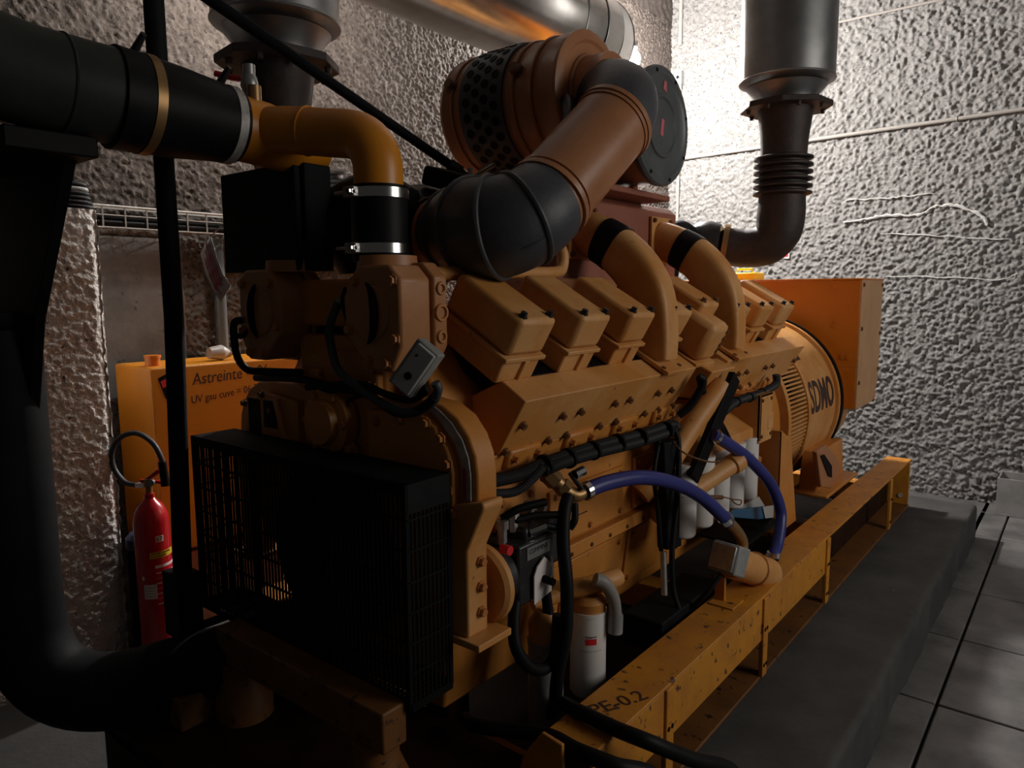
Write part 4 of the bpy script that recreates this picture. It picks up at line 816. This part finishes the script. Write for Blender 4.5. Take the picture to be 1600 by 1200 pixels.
# ---------------------------------------------------------------- fan guard
fg = thing('fan_guard', (XC-0.01, 1.2, 0.74), 'black wire-grille fan guard box in front of the engine', 'guard')
GX0, GX1, GY0, GY1, GZ0, GZ1 = -2.285, -1.268, 1.172, 1.318, 0.76, 1.338
b = MB(); b.box(GX0, GX1, GY0, GY1, GZ1-0.004, GZ1); build('lid_panel', b, BLACKSAT, fg)
b = MB()
for x in (GX0, GX1):
    for y in (GY0, GY1): b.box(x-0.009 if x > XC else x-0.002, x+0.002 if x > XC else x+0.009, y-0.006, y+0.006, GZ0, GZ1)
for y in (GY0, GY1): b.box(GX0, GX1, y-0.006, y+0.006, GZ0-0.01, GZ0+0.012).box(GX0, GX1, y-0.005, y+0.005, GZ1-0.03, GZ1)
for x in (GX0, GX1): b.box(x-0.005, x+0.005, GY0, GY1, GZ0-0.01, GZ0+0.012)
for x in (-1.95, -1.60): b.box(x-0.012, x+0.012, GY0+0.004, GY0+0.014, GZ0, GZ1)
build('guard_frame', b, BLACK, fg)
build('header_strip', MB().box(GX1-0.003, GX1+0.003, GY0, GY1, GZ1-0.075, GZ1-0.001), BLACKSAT, fg)
build('header_strip', MB().box(GX0-0.003, GX0+0.003, GY0, GY1, GZ1-0.04, GZ1-0.001), BLACKSAT, fg)
def grille(name, seq):
    b = MB()
    for q in seq: b.box(*q)
    o = build(name, b, BLACK, fg, smooth=0); o['kind'] = 'stuff'
w_ = 0.0035
n = 62; grille('wire_grille', [(GX0+(GX1-GX0)*i/n-w_, GX0+(GX1-GX0)*i/n+w_, GY0-0.002, GY0+0.002, GZ0, GZ1) for i in range(1, n)] + [(GX0, GX1, GY0-0.004, GY0+0.001, z-0.003, z+0.003) for z in np.linspace(GZ0+0.09, GZ1-0.09, 6)])
for x in (GX0, GX1): grille('wire_grille', [(x-0.002, x+0.002, GY0+(GY1-GY0)*i/10-0.0028, GY0+(GY1-GY0)*i/10+0.0028, GZ0, GZ1) for i in range(1, 10)] + [(x-0.0035, x+0.0035, GY0, GY1, z-0.003, z+0.003) for z in np.linspace(GZ0+0.09, GZ1-0.09, 6)])
grille('wire_grille', [(GX0+(GX1-GX0)*i/n-w_, GX0+(GX1-GX0)*i/n+w_, GY0, GY1, GZ0-0.002, GZ0+0.002) for i in range(1, n)])

# ---------------------------------------------------------------- hoses and wiring on the right
def corr(path, r, parent, name='corrugated_conduit', pitch=0.008):
    P = smooth_path(path, 24); L = [0]
    for i in range(1, len(P)): L.append(L[-1]+(P[i]-P[i-1]).length)
    n = int(L[-1]/pitch*2); pts = []; rr_ = []
    for k in range(n+1):
        d = L[-1]*k/n; i = min(max(int(np.searchsorted(L, d)), 1), len(P)-1); t = (d-L[i-1])/max(L[i]-L[i-1], 1e-6)
        pts.append(P[i-1].lerp(P[i], t)); rr_.append(r if k % 2 else r*0.86)
    b = MB(); b.tube(pts, rr_, 10); return build(name, b, CONDBLK, parent, 0, 0)
wh = thing('wiring_harness', (-1.26, 2.2, 1.2), 'black corrugated conduit harness strapped along under the manifold boxes', 'cables')
corr([(-1.262, 1.484, 1.282), (-1.255, 1.595, 1.278), (-1.25, 1.729, 1.291), (-1.255, 2.026, 1.291), (-1.26, 2.32, 1.28), (-1.26, 2.578, 1.277), (-1.24, 2.583, 1.258)], 0.0195, wh)
corr([(-1.235, 1.692, 1.275), (-1.235, 1.792, 1.281), (-1.24, 2.003, 1.275), (-1.245, 2.293, 1.26), (-1.25, 2.57, 1.257)], 0.0195, wh)
corr([(-1.262, 1.483, 1.246), (-1.25, 1.573, 1.235), (-1.235, 1.629, 1.259), (-1.23, 1.679, 1.288)], 0.014, wh)
corr([(-1.19, 2.834, 1.271), (-1.2, 3.076, 1.313), (-1.21, 3.419, 1.313), (-1.22, 3.643, 1.332), (-1.22, 3.646, 1.38)], 0.02, wh)
for p in ((-1.245, 1.706, 1.287), (-1.245, 1.834, 1.284), (-1.247, 1.978, 1.283), (-1.25, 2.143, 1.28), (-1.25, 2.302, 1.275), (-1.252, 2.508, 1.269)):
    b = MB(); b.lathe(V(p)+Vector((0,-0.006,0)), (0,1,0.05), [(0,0.028),(0,0.033),(0.012,0.033),(0.012,0.028)], 14); build('cable_tie', b, BLACK, wh)
for p in ((-1.2, 3.076, 1.313), (-1.205, 3.241, 1.313), (-1.21, 3.419, 1.313)):
    b = MB(); b.lathe(V(p)+Vector((0,-0.006,0)), (0,1,0.05), [(0,0.019),(0,0.0235),(0.012,0.0235),(0.012,0.019)], 14); build('cable_tie', b, BLACK, wh)
b = MB(); b.tube([(-1.24, 2.554, 1.268), (-1.22, 2.554, 1.22), (-1.2, 2.519, 1.103), (-1.19, 2.484, 0.962), (-1.18, 2.438, 0.825), (-1.16, 2.414, 0.686), (-1.13, 2.41, 0.607)], 0.011, 10, n=5); build('drop_cable', b, RUBBER, wh)
b = MB(); b.tube([(-1.25, 2.453, 1.233), (-1.23, 2.378, 1.127), (-1.22, 2.395, 0.978), (-1.22, 2.427, 0.819)], 0.009, 10, n=5); build('drop_cable', b, RUBBER, wh)
b = MB(); b.tube([(-1.19, 2.699, 1.401), (-1.17, 2.627, 1.466), (-1.165, 2.641, 1.44), (-1.2, 2.618, 1.359), (-1.24, 2.591, 1.313)], 0.016, 10, n=5); build('cable_bight', b, RUBBER, wh)
for k in range(5):
    b = MB(); b.tube([(-1.18, 2.81, 1.284), V((-1.16, 2.791, 1.246))+Vector((0,0.02*k-0.03,0)), V((-1.15, 2.811, 1.186))+Vector((0.005*k,0.03*k-0.05,-0.005*k))], [0.012,0.009,0.004], 8, n=4); build('loose_tail', b, RUBBER, wh)
b = MB(); b.tube([(-1.22, 2.51, 1.227), (-1.18, 2.5, 1.197), (-1.15, 2.549, 1.167), (-1.13, 2.654, 1.133), (-1.12, 2.724, 1.126)], 0.0035, 6, n=5); build('thin_wire', b, BOLT, wh)
h1 = thing('blue_hose', (-1.15, 2.2, 1.0), 'thick blue hose arching from a brass tap over to the grey-capped heater', 'hose', 'blue coolant hoses')
b = MB(); b.tube([(-1.21, 1.869, 1.176), (-1.19, 1.982, 1.184), (-1.16, 2.141, 1.173), (-1.13, 2.322, 1.121), (-1.1, 2.504, 1.033), (-1.06, 2.679, 0.899)], 0.0255, 16, n=7); build('hose_run', b, BLUE, h1)
b = MB(); b.lathe((-1.208, 1.881, 1.176), (0.02,0.1,0.02), [(-0.01,0.022),(-0.01,0.030),(0.01,0.030),(0.01,0.022)], 18); build('hose_clamp', b, CHROME, h1)
b = MB(); b.lathe(V((-1.065, 2.665, 0.912)), (0.2,0.5,-0.55), [(-0.012,0.022),(-0.012,0.030),(0.012,0.030),(0.012,0.022)], 18); build('hose_clamp', b, CHROME, h1)
tp = thing('brass_tap', (-1.26, 1.65, 1.2), 'stubby brass and orange shut-off tap at the near end of the arching blue hose', 'valve')
b = MB(); b.tube([(-1.28, 1.754, 1.242), (-1.26, 1.787, 1.218), (-1.24, 1.817, 1.182), (-1.22, 1.841, 1.168), (-1.21, 1.876, 1.174)], [0.022,0.025,0.024,0.022,0.020], 16, n=4); build('tap_body', b, BRASS, tp)
b = MB(); b.lathe((-1.265, 1.773, 1.232), (0.3,0.3,-0.45), [(-0.02,0.030),(0.02,0.030)], 6); build('tap_nut', b, BRASS, tp)
b = MB(); b.lathe((-1.245, 1.807, 1.196), (0.3,0.3,-0.45), [(-0.012,0.029),(0.012,0.029)], 6); build('tap_nut', b, BRASS, tp)
b = MB(); b.tube([(-1.24, 1.834, 1.24), (-1.22, 1.84, 1.213), (-1.2, 1.846, 1.189)], 0.008, 8, n=3); b.tube([(-1.225, 1.841, 1.233), (-1.215, 1.876, 1.242)], 0.016, 8); build('tap_handle', b, CASTBLACK, tp)
h2 = thing('blue_hose', (-1.1, 3.1, 0.9), 'thick blue hose dropping in front of the oil filters to the rail', 'hose', 'blue coolant hoses')
b = MB(); b.tube([(-1.15, 2.705, 1.234), (-1.13, 2.843, 1.169), (-1.1, 3.023, 1.067), (-1.08, 3.219, 0.926), (-1.06, 3.305, 0.783), (-1.04, 3.224, 0.673), (-1.03, 3.133, 0.621)], 0.0255, 16, n=7); build('hose_run', b, BLUE, h2)
b = MB(); b.lathe((-1.032, 3.146, 0.634), (0.02,-0.05,-1), [(-0.01,0.022),(-0.01,0.030),(0.012,0.030),(0.012,0.022)], 18); build('hose_clamp', b, CHROME, h2)
b = MB(); b.lathe((-1.147, 2.736, 1.222), (0.05,0.5,-0.35), [(-0.01,0.022),(-0.01,0.030),(0.01,0.030),(0.01,0.022)], 18); build('hose_clamp', b, CHROME, h2)
ht = thing('coolant_heater', (-1.03, 2.8, 0.6), 'small orange coolant heater with a grey cap box clamped on the rail', 'heater')
H0, H1_ = Vector((-1.04, 2.668, 0.742)), Vector((-0.99, 2.987, 0.603)); dH = (H1_-H0).normalized()
b = MB(); b.lathe(H0, dH, [(0,0.06),(0.02,0.064),((H1_-H0).length-0.03,0.064),((H1_-H0).length,0.052),((H1_-H0).length,0.001)], 28); build('heater_barrel', b, ORANGE_DUST, ht)
b = MB(); b.ring(H0.lerp(H1_, 0.55), dH, 0.065, 0.006, 28, 8); build('barrel_strap', b, BOLT_OR, ht)
b = MB(); b.tube([(-1.06, 2.679, 0.899), (-1.05, 2.736, 0.852), (-1.045, 2.796, 0.791), (-1.04, 2.788, 0.738)], 0.022, 14, n=4); build('inlet_bend', b, BRASS, ht)
bb = dH; bu = Vector((0,0,1)); bs = bu.cross(bb).normalized(); bu = bb.cross(bs)
build('cap_box', MB().obox(H0-dH*0.035+Vector((0.01,0,0.01)), bb*0.045, bs*0.058, bu*0.058), GREYPL, ht, 0.008)
build('cap_lid', MB().obox(H0-dH*0.085+Vector((0.01,0,0.01)), bb*0.008, bs*0.05, bu*0.05), ZINC, ht, 0.004)
build('heater_bracket', MB().box(-1.075, -1.035, 2.60, 2.615, 0.60, 0.70).box(-1.08, -0.98, 2.55, 2.66, 0.60, 0.606), RAIL_OR, ht, 0.002)
build('heater_foot', MB().box(-1.03, -0.99, 2.90, 2.93, 0.60, 0.66), RAIL_OR, ht, 0.002)
b = MB(); b.tube([(-1.03, 2.539, 0.729), (-1.06, 2.495, 0.672), (-1.12, 2.489, 0.594), (-1.16, 2.463, 0.58)], 0.010, 10, n=4); build('heater_cable', b, RUBBER, ht)
bh = thing('black_drop_hose', (-1.2, 1.75, 0.6), 'heavy black hose hanging down past the fuel filters', 'hose')
b = MB(); b.tube([(-1.2, 1.769, 1.186), (-1.19, 1.734, 1.147), (-1.17, 1.699, 1.062), (-1.14, 1.675, 0.939), (-1.13, 1.655, 0.813), (-1.14, 1.631, 0.701), (-1.16, 1.646, 0.607)], 0.020, 14, n=6); build('hose_run', b, RUBBER, bh)
b = MB(); b.tube([(-1.2, 1.756, 1.099), (-1.2, 1.702, 1.106), (-1.215, 1.665, 1.116), (-1.235, 1.629, 1.106)], 0.011, 10, n=5).tube([(-1.19, 1.762, 1.088), (-1.18, 1.774, 1.115), (-1.19, 1.789, 1.161)], 0.011, 10, n=5); build('branch_hose', b, RUBBER, bh)
b = MB(); b.tube([(-1.213, 1.668, 1.116), (-1.24, 1.623, 1.103)], 0.016, 8); build('hose_ferrule', b, CHROME, bh)
b = MB(); b.tube([(-1.24, 1.567, 0.94), (-1.22, 1.526, 0.874), (-1.2, 1.509, 0.81), (-1.18, 1.539, 0.747), (-1.17, 1.602, 0.713), (-1.17, 1.66, 0.739), (-1.17, 1.673, 0.853)], 0.018, 14, n=6)
tag(build('looped_hose', b, RUBBER), 'black hose looping in a U below the black fuel pump', 'hose')
b = MB(); b.tube([(-1.2, 2.404, 0.825), (-1.18, 2.382, 0.667)], 0.012, 12); dr_ = MB(); 
ds = thing('dipstick_tube', (-1.2, 2.5, 0.6), 'upright black tube and block standing against the engine side behind the blue hose', 'tube')
build('drain_tube', b, ZINC, ds)
b = MB(); b.prism([(-1.27, 2.44, 1.233), (-1.27, 2.578, 1.225), (-1.27, 2.611, 0.781), (-1.27, 2.488, 0.8)], (0.05,0,0)); build('tube_block', b, BLACKSAT, ds, 0.008)
build('tube_foot', MB().box(-1.28, -1.12, 2.25, 2.75, 0.50, 0.62), BLACKSAT, ds, 0.006)
for i, (pa, lab) in enumerate((([(-1.36,1.47,0.55), (-1.27,1.44,0.575), (-1.086, 1.488, 0.6), (-0.96, 1.455, 0.625), (-0.847, 1.457, 0.63), (-0.772, 1.551, 0.56), (-0.70,1.42,0.42), (-0.60,1.42,0.29), (-0.45,1.40,0.27)], 'lower of two black hoses crossing the near rail'), ([(-1.22,1.68,0.50), (-1.16,1.665,0.58), (-1.052, 1.609, 0.622), (-0.931, 1.599, 0.624), (-0.838, 1.605, 0.622), (-0.769, 1.734, 0.53), (-0.704, 1.899, 0.42), (-0.60,1.86,0.29), (-0.45,1.84,0.27)], 'upper of two black hoses crossing the near rail'))):
    b = MB(); b.tube(pa, 0.021, 14, n=6); tag(build('floor_hose', b, RUBBER), lab, 'hose', 'black hoses across the rail')
st_ = MB(); st_.box(-1.90,-1.86,1.75,2.75,0.25,0.272); tag(build('light_gap_strip', st_, PAPER, None, 0.004), 'long white strip standing in for a streak of light under the engine', 'painted_light')  # white strip added in place of light showing through a gap
lp_ = thing('booklet', (-1.2, 3.3, 0.62), 'folded blue and white booklet lying behind the oil filters', 'booklet')
b = MB(); b.prism([(-1.17, 2.97, 0.822), (-1.17, 3.041, 0.836), (-1.17, 3.566, 0.731), (-1.17, 3.582, 0.668), (-1.17, 3.327, 0.719)], (-0.02,0,0)); build('booklet_cover', b, BLUEBOOK, lp_, 0.004)
b = MB(); b.prism([(-1.2, 3.118, 0.818), (-1.2, 3.409, 0.808), (-1.2, 3.505, 0.734)], (-0.004,0,0)); b.prism([(-1.164, 3.364, 0.774), (-1.164, 3.556, 0.738), (-1.164, 3.564, 0.673), (-1.164, 3.406, 0.707)], (-0.003,0,0)); build('booklet_page', b, GREYLT, lp_)
build('booklet_shelf', MB().box(-1.36, -1.12, 3.05, 3.5, 0.675, 0.685), BLACK, lp_, 0.002)
b = MB(); b.tube([(-1.13, 2.531, 1.021), (-1.12, 2.755, 0.969)], 0.009, 10).tube([(-1.12, 2.755, 0.972), (-1.12, 2.871, 0.934), (-1.12, 2.966, 0.907), (-1.12, 2.953, 0.89), (-1.12, 2.894, 0.912), (-1.12, 2.85, 0.942)], 0.003, 6, n=4)
tag(build('dipstick', b, BOLT), 'brown dipstick with a looped wire handle in front of the oil filters', 'dipstick')

# ---------------------------------------------------------------- fuel tank, extinguisher and left-hand bits
tk = thing('fuel_tank', (-3.4, 2.2, 0.3), 'large orange fuel tank with handwriting standing along the left wall', 'tank')
TX, TY = -3.20, 1.47
build('tank_body', MB().box(-3.555, TX, TY, 3.2, 0.62, 1.478), TANK_OR, tk, 0.012)
build('tank_tray', MB().box(-3.553, TX-0.01, TY+0.01, 3.2, 0.25, 0.60), BRONZE, tk, 0.006)
for y in (TY+0.1, 3.05): build('tank_leg', MB().box(-3.56, TX-0.03, y, y+0.06, 0.0, 0.26), BLACK, tk, 0.004)
b = MB(); b.lathe((-3.30,1.53,1.478), (0,0,1), [(0,0.032),(0.035,0.032),(0.035,0.036),(0.048,0.036),(0.048,0.001)], 20); build('filler_cap', b, ORANGE_DEEP, tk)
b = MB(); b.tube([(-3.28,1.93,1.475),(-3.28,1.93,1.53)], 0.013, 10); build('breather_stub', b, ORANGE_DEEP, tk)
text('handwritten_lettering', 'Astreinte = 06', 0.078, tk, (TX+0.0012, 1.655, 1.385), (0,1,0.03), (0,-0.03,1), INK, 0.0005, None, 0.15, 0.85)
text('handwritten_lettering', 'UV gau cuve = 06 38', 0.05, tk, (TX+0.0012, 1.645, 1.30), (0,1,0.07), (0,-0.07,1), INK, 0.0005, None, 0.1, 0.85)
sk_ = build('tank_sticker', MB().prism([(TX+0.001,1.50,1.43),(TX+0.001,1.60,1.475),(TX+0.001,1.62,1.39),(TX+0.001,1.53,1.335)], (0.0012,0,0)), BLACK, tk)
build('sticker_band', MB().prism([(TX+0.002,1.51,1.415),(TX+0.002,1.60,1.455),(TX+0.002,1.608,1.425),(TX+0.002,1.52,1.385)], (0.001,0,0)), REDSIGN, sk_)
build('sticker_band', MB().prism([(TX+0.002,1.535,1.36),(TX+0.002,1.615,1.405),(TX+0.002,1.618,1.395),(TX+0.002,1.538,1.345)], (0.001,0,0)), PAPER, sk_)
b = MB(); b.tube([(-3.30,1.80,1.515),(-3.30,1.86,1.515),(-3.30,1.91,1.505)], [0.028,0.038,0.014], 14, n=4); tag(build('plastic_bottle', b, PLASTICBAG), 'small clear plastic bottle lying on top of the orange tank', 'bottle')

fe = thing('fire_extinguisher', (-2.99, 1.335, 0.25), 'tall red fire extinguisher numbered 67 with a curled black hose', 'extinguisher')
FX, FY, FR = -2.99, 1.335, 0.069
b = MB(); b.lathe((FX,FY,0.25), (0,0,1), [(0,0.06),(0.01,FR),(0.62,FR),(0.655,0.063),(0.685,0.048),(0.705,0.028),(0.715,0.020),(0.735,0.020),(0.735,0.001)], 40); build('cylinder_body', b, RED, fe)
def fepatch(d0, d1, z0, z1, m, nm):
    k = MB(); n = 8; vs = []
    for i in range(n+1):
        a = math.radians(d0+(d1-d0)*i/n)
        for z in (z0, z1): vs.append((FX+(FR+0.001)*math.cos(a), FY+(FR+0.001)*math.sin(a), z))
    k.add(vs, [(2*i, 2*i+2, 2*i+3, 2*i+1) for i in range(n)]); return build(nm, k, m, fe)
# the side towards the viewer lies near -24 degrees
fepatch(-15, 12, 0.792, 0.818, PAPER, 'number_label')
def febend(a0, zb): return lambda c: (FX+(FR+0.0014+c.z)*math.cos(math.radians(a0)+c.x/FR), FY+(FR+0.0014+c.z)*math.sin(math.radians(a0)+c.x/FR), zb+c.y)
text('number', '67', 0.026, fe, (0,0,0), (1,0,0), (0,1,0), BLACK, 0.0003, febend(-14, 0.796))
fepatch(-36, 55, 0.725, 0.752, YLABEL, 'yellow_label')
for k, z in enumerate((0.742, 0.73)): text('label_print', 'APPAREIL UTILISABLE' if k == 0 else 'SOUS TENSION', 0.009, fe, (0,0,0), (1,0,0), (0,1,0), BLACK, 0.0003, febend(-33, z))
fepatch(-22, 60, 0.683, 0.695, PAPER, 'white_label')
for k in range(7): fepatch(-20, 50-6*(k % 3), 0.66-0.022*k, 0.664-0.022*k, INKPINK if k % 2 else PAPER, 'printed_line')
fepatch(-62, -20, 0.555, 0.617, PAPER, 'inspection_label')
for k in range(4): fepatch(-58, -24, 0.565+0.012*k, 0.568+0.012*k, GREYPL, 'label_print')
fepatch(-66, -58, 0.635, 0.652, PAPER, 'small_label'); fepatch(0, 35, 0.50, 0.525, YLABEL, 'yellow_label')
b = MB(); b.lathe((FX,FY,0.985), (0,0,1), [(0,0.014),(0.03,0.014),(0.03,0.018),(0.06,0.018),(0.06,0.001)], 14); build('valve_head', b, BRASS, fe)
b = MB(); b.obox((FX+0.01,FY+0.012,1.055), (0.035,0.02,0.028), (0.006,-0.01,0), (-0.004,-0.002,0.007)); b.obox((FX+0.015,FY+0.01,1.035), (0.045,0.025,-0.002), (0.006,-0.01,0), (0,0,0.006)); build('squeeze_handle', b, RED, fe, 0.003)
b = MB(); b.lathe((FX+0.035,FY-0.005,1.035), (0.7,-0.6,0.1), [(-0.012,0.014),(0.012,0.014)], 14); build('pressure_gauge', b, ZINC, fe)
b = MB(); b.tube([(FX-0.012,FY-0.006,1.02),(FX-0.05,FY-0.025,1.015)], [0.014,0.012], 10); build('hose_fitting', b, CHROME, fe)
b = MB(); b.tube([(FX-0.05,FY-0.025,1.015),(FX-0.10,FY-0.05,1.025),(FX-0.145,FY-0.07,1.08),(FX-0.15,FY-0.072,1.15),(FX-0.11,FY-0.055,1.21),(FX-0.04,FY-0.02,1.235),(FX+0.03,FY+0.012,1.20),(FX+0.065,FY+0.03,1.13),(FX+0.07,FY+0.035,1.06)], 0.011, 12, n=6); build('discharge_hose', b, RUBBER_BLUE, fe)
b = MB(); b.cyl((FX+0.066,FY+0.031,1.12),(FX+0.072,FY+0.036,1.02),0.016,0.018,12); build('discharge_nozzle', b, BLACK, fe)
bn = thing('black_canister', (-3.12, 1.33, 0.25), 'black canister with a blue lid half hidden behind the fire extinguisher', 'canister')
b = MB(); b.lathe((-3.115,1.345,0.25), (0,0,1), [(0,0.055),(0.01,0.06),(0.46,0.06),(0.47,0.05)], 24); build('canister_body', b, BLACKSAT, bn)
b = MB(); b.lathe((-3.115,1.345,0.72), (0,0,1), [(0,0.05),(0.01,0.062),(0.05,0.062),(0.07,0.045),(0.07,0.001)], 24); build('canister_lid', b, mat('dark_blue_plastic', (0.02,0.03,0.08), 0.4), bn)

# cable tray along the left wall, coil on the pier
tr = thing('cable_tray', (-3.57, 2.5, 2.08), 'wire mesh cable tray with black cables along the left wall', 'cable tray')
TRX = -3.50
b = MB(); b.tube([(TRX,1.2,2.195),(TRX,3.4,2.195)], 0.006, 8); b.box(TRX-0.09, TRX-0.08, 1.2, 3.4, 2.19, 2.20); build('edge_wire', b, GREYLT, tr)
b = MB(); b.tube([(TRX,1.2,2.155),(TRX,3.4,2.155)], 0.003, 6).tube([(TRX,1.2,2.10),(TRX,3.4,2.10)], 0.004, 6); build('long_wire', b, CONDUIT, tr)
for k in range(22): b = MB(); y = 1.25+0.098*k; b.box(TRX-0.003, TRX+0.003, y-0.003, y+0.003, 2.10, 2.195).box(TRX-0.10, TRX, y-0.003, y+0.003, 2.095, 2.102); build('cross_wire', b, CONDUIT, tr)
for dx, dz in ((-0.015,0.018),(-0.04,0.02),(-0.065,0.018),(-0.03,0.04)):
    b = MB(); b.tube([(TRX+dx,1.2,2.105+dz),(TRX+dx,2.0,2.103+dz),(TRX+dx,3.4,2.105+dz)], 0.013, 10); build('cable', b, RUBBER, tr)
ck = thing('cable_coil', (-3.25, 1.1, 2.2), 'thick bundle of black cables folded over the top of the chalky pier', 'cables')
for k in range(6):
    z = 2.147+0.017*k; b = MB(); b.tube([(-3.34,0.5,z),(-3.24,0.8,z),(-3.17,1.08,z),(-3.155,1.21,z-0.003),(-3.18,1.272-0.004*k,z-0.004),(-3.26,1.25,z-0.004)], 0.012, 10, n=5); build('cable', b, RUBBER if k != 4 else GREYPL, ck)
vp = MB(); vp.cyl((-3.56,2.02,0.4),(-3.56,2.02,2.08),0.03,seg=16); tag(build('drain_pipe', vp, DISC), 'slim dark drain pipe running down the left wall behind the tank', 'pipe')

# ---------------------------------------------------------------- back wall fittings
def cond(name, pts, r, label, clips, m=CONDUIT):
    t = thing(name, pts[0], label, 'conduit'); b = MB(); b.tube(pts, r, 12); build('conduit_tube', b, m, t)
    for c in clips: b = MB(); b.ring(c, (V(pts[1])-V(pts[0])), r+0.003, 0.004, 14, 6).box(c[0]-0.008, c[0]+0.008, c[1], c[1]+0.04, c[2]-0.008, c[2]+0.008); build('pipe_clip', b, m, t)
WY = BACK-0.045
cond('wall_conduit', [(-3.50,WY,3.155),(0.9,WY,3.225)], 0.017, 'long grey conduit crossing the back wall behind the right-hand silencer', [(-1.0,WY,3.195),(0.0,WY,3.21),(-2.6,WY,3.17)])
cond('wall_conduit', [(-3.46,WY,4.17),(0.9,WY,4.16)], 0.012, 'thin conduit crossing high on the back wall beside the silencer', [(-2.9,WY,4.17),(-1.0,WY,4.165)])
cond('wall_conduit', [(-3.50,WY,5.15),(-3.50,WY,4.28)], 0.02, 'short upright conduit in the corner above the switch', [(-3.50,WY,4.6)])
cond('wall_conduit', [(-3.49,WY,3.9),(-3.49,WY,0.3)], 0.016, 'upright conduit running down the lit corner of the back wall', [(-3.49,WY,3.0)])
sw = thing('wall_switch', (-3.50, WY, 3.98), 'small grey switch box on the brightly lit corner', 'switch')
build('switch_box', MB().box(-3.54,-3.46,WY-0.04,WY+0.03,3.90,4.03), GREYPL, sw, 0.005); bolt(sw, (-3.50,WY-0.04,3.965), (0,-1,0), 0.012, 0.012, BLACK, 'switch_lever', 8)
sg_ = thing('red_wall_sign', (-2.41, BACK-0.03, 2.13), 'small red and white sign on the back wall behind the exhaust elbow', 'sign')
build('sign_plate', MB().box(-2.50,-2.32,BACK-0.035,BACK-0.028,2.10,2.28), PAPER, sg_); build('sign_field', MB().box(-2.49,-2.33,BACK-0.0375,BACK-0.035,2.115,2.27), REDSIGN, sg_)
build('sign_symbol', MB().xz([(-2.40,2.15),(-2.36,2.15),(-2.36,2.22),(-2.38,2.24),(-2.40,2.22)], BACK-0.039, BACK-0.0375), PAPER, sg_)
gb = thing('grey_metal_box', (-0.2, 6.9, 0.0), 'open-topped grey sheet metal box on the floor against the back wall', 'box')
bx0, bx1, by0, by1, bzh = -0.50, 0.15, 6.83, 7.13, 0.30
build('box_wall', MB().box(bx0,bx1,by0,by0+0.012,0.012,bzh), GREYBOX, gb, 0.002)
build('box_wall', MB().box(bx0,bx1,by1-0.012,by1,0.012,bzh), GREYBOX, gb, 0.002)
for x in (bx0, bx1-0.012): build('box_wall', MB().box(x,x+0.012,by0+0.012,by1-0.012,0.012,bzh), GREYBOX, gb, 0.002)
build('box_base', MB().box(bx0,bx1,by0,by1,0.0,0.012), GREYBOX, gb, 0.002)
yb = thing('yellow_case', (-1.97, 5.3, 1.872), 'small yellow plastic case on top of the alternator terminal box', 'case')
build('case_body', MB().box(-2.10,-1.885,5.12,5.30,1.872,1.925), YELLOW, yb, 0.010); b = MB(); b.tube([(-2.05,5.20,1.925),(-2.05,5.20,1.95),(-1.94,5.20,1.95),(-1.94,5.20,1.925)], 0.008, 8); build('case_handle', b, YELLOW, yb)

# lamps on brackets off the left wall
def wall_lamp(L_, globe, label):
    lm = thing('bulkhead_lamp', (LEFT, L_[1], L_[2]), label, 'lamp', 'bulkhead lamps')
    b = MB(); b.tube([(LEFT+0.02, L_[1], L_[2]+0.22), (L_[0]-0.1, L_[1], L_[2]+0.22), (L_[0], L_[1], L_[2]+0.19), (L_[0], L_[1], L_[2]+0.12)], 0.014, 12, n=4); build('lamp_arm', b, ZINC, lm)
    b = MB(); b.lathe((L_[0], L_[1], L_[2]+0.07), (0,0,1), [(0,0.045),(0.02,0.06),(0.06,0.05),(0.08,0.02),(0.08,0.001)], 24); build('lamp_cap', b, ZINC, lm)
    b = MB(); b.lathe((L_[0], L_[1], L_[2]-0.08), (0,0,1), [(0,0.001),(0.006,0.03),(0.022,0.056),(0.05,0.075),(0.08,0.08),(0.11,0.075),(0.138,0.056),(0.15,0.04)], 24); build('lamp_globe', b, globe, lm)
    build('wall_plate', MB().box(LEFT+0.01, LEFT+0.04, L_[1]-0.06, L_[1]+0.06, L_[2]+0.15, L_[2]+0.29), ZINC, lm, 0.004)
wall_lamp(LAMP, GLOBE, 'glaring lamp on a wall arm between overhead duct and air cleaners')
wall_lamp(LAMP2, GLOBE2, 'lamp on a wall arm high above the orange fuel tank')
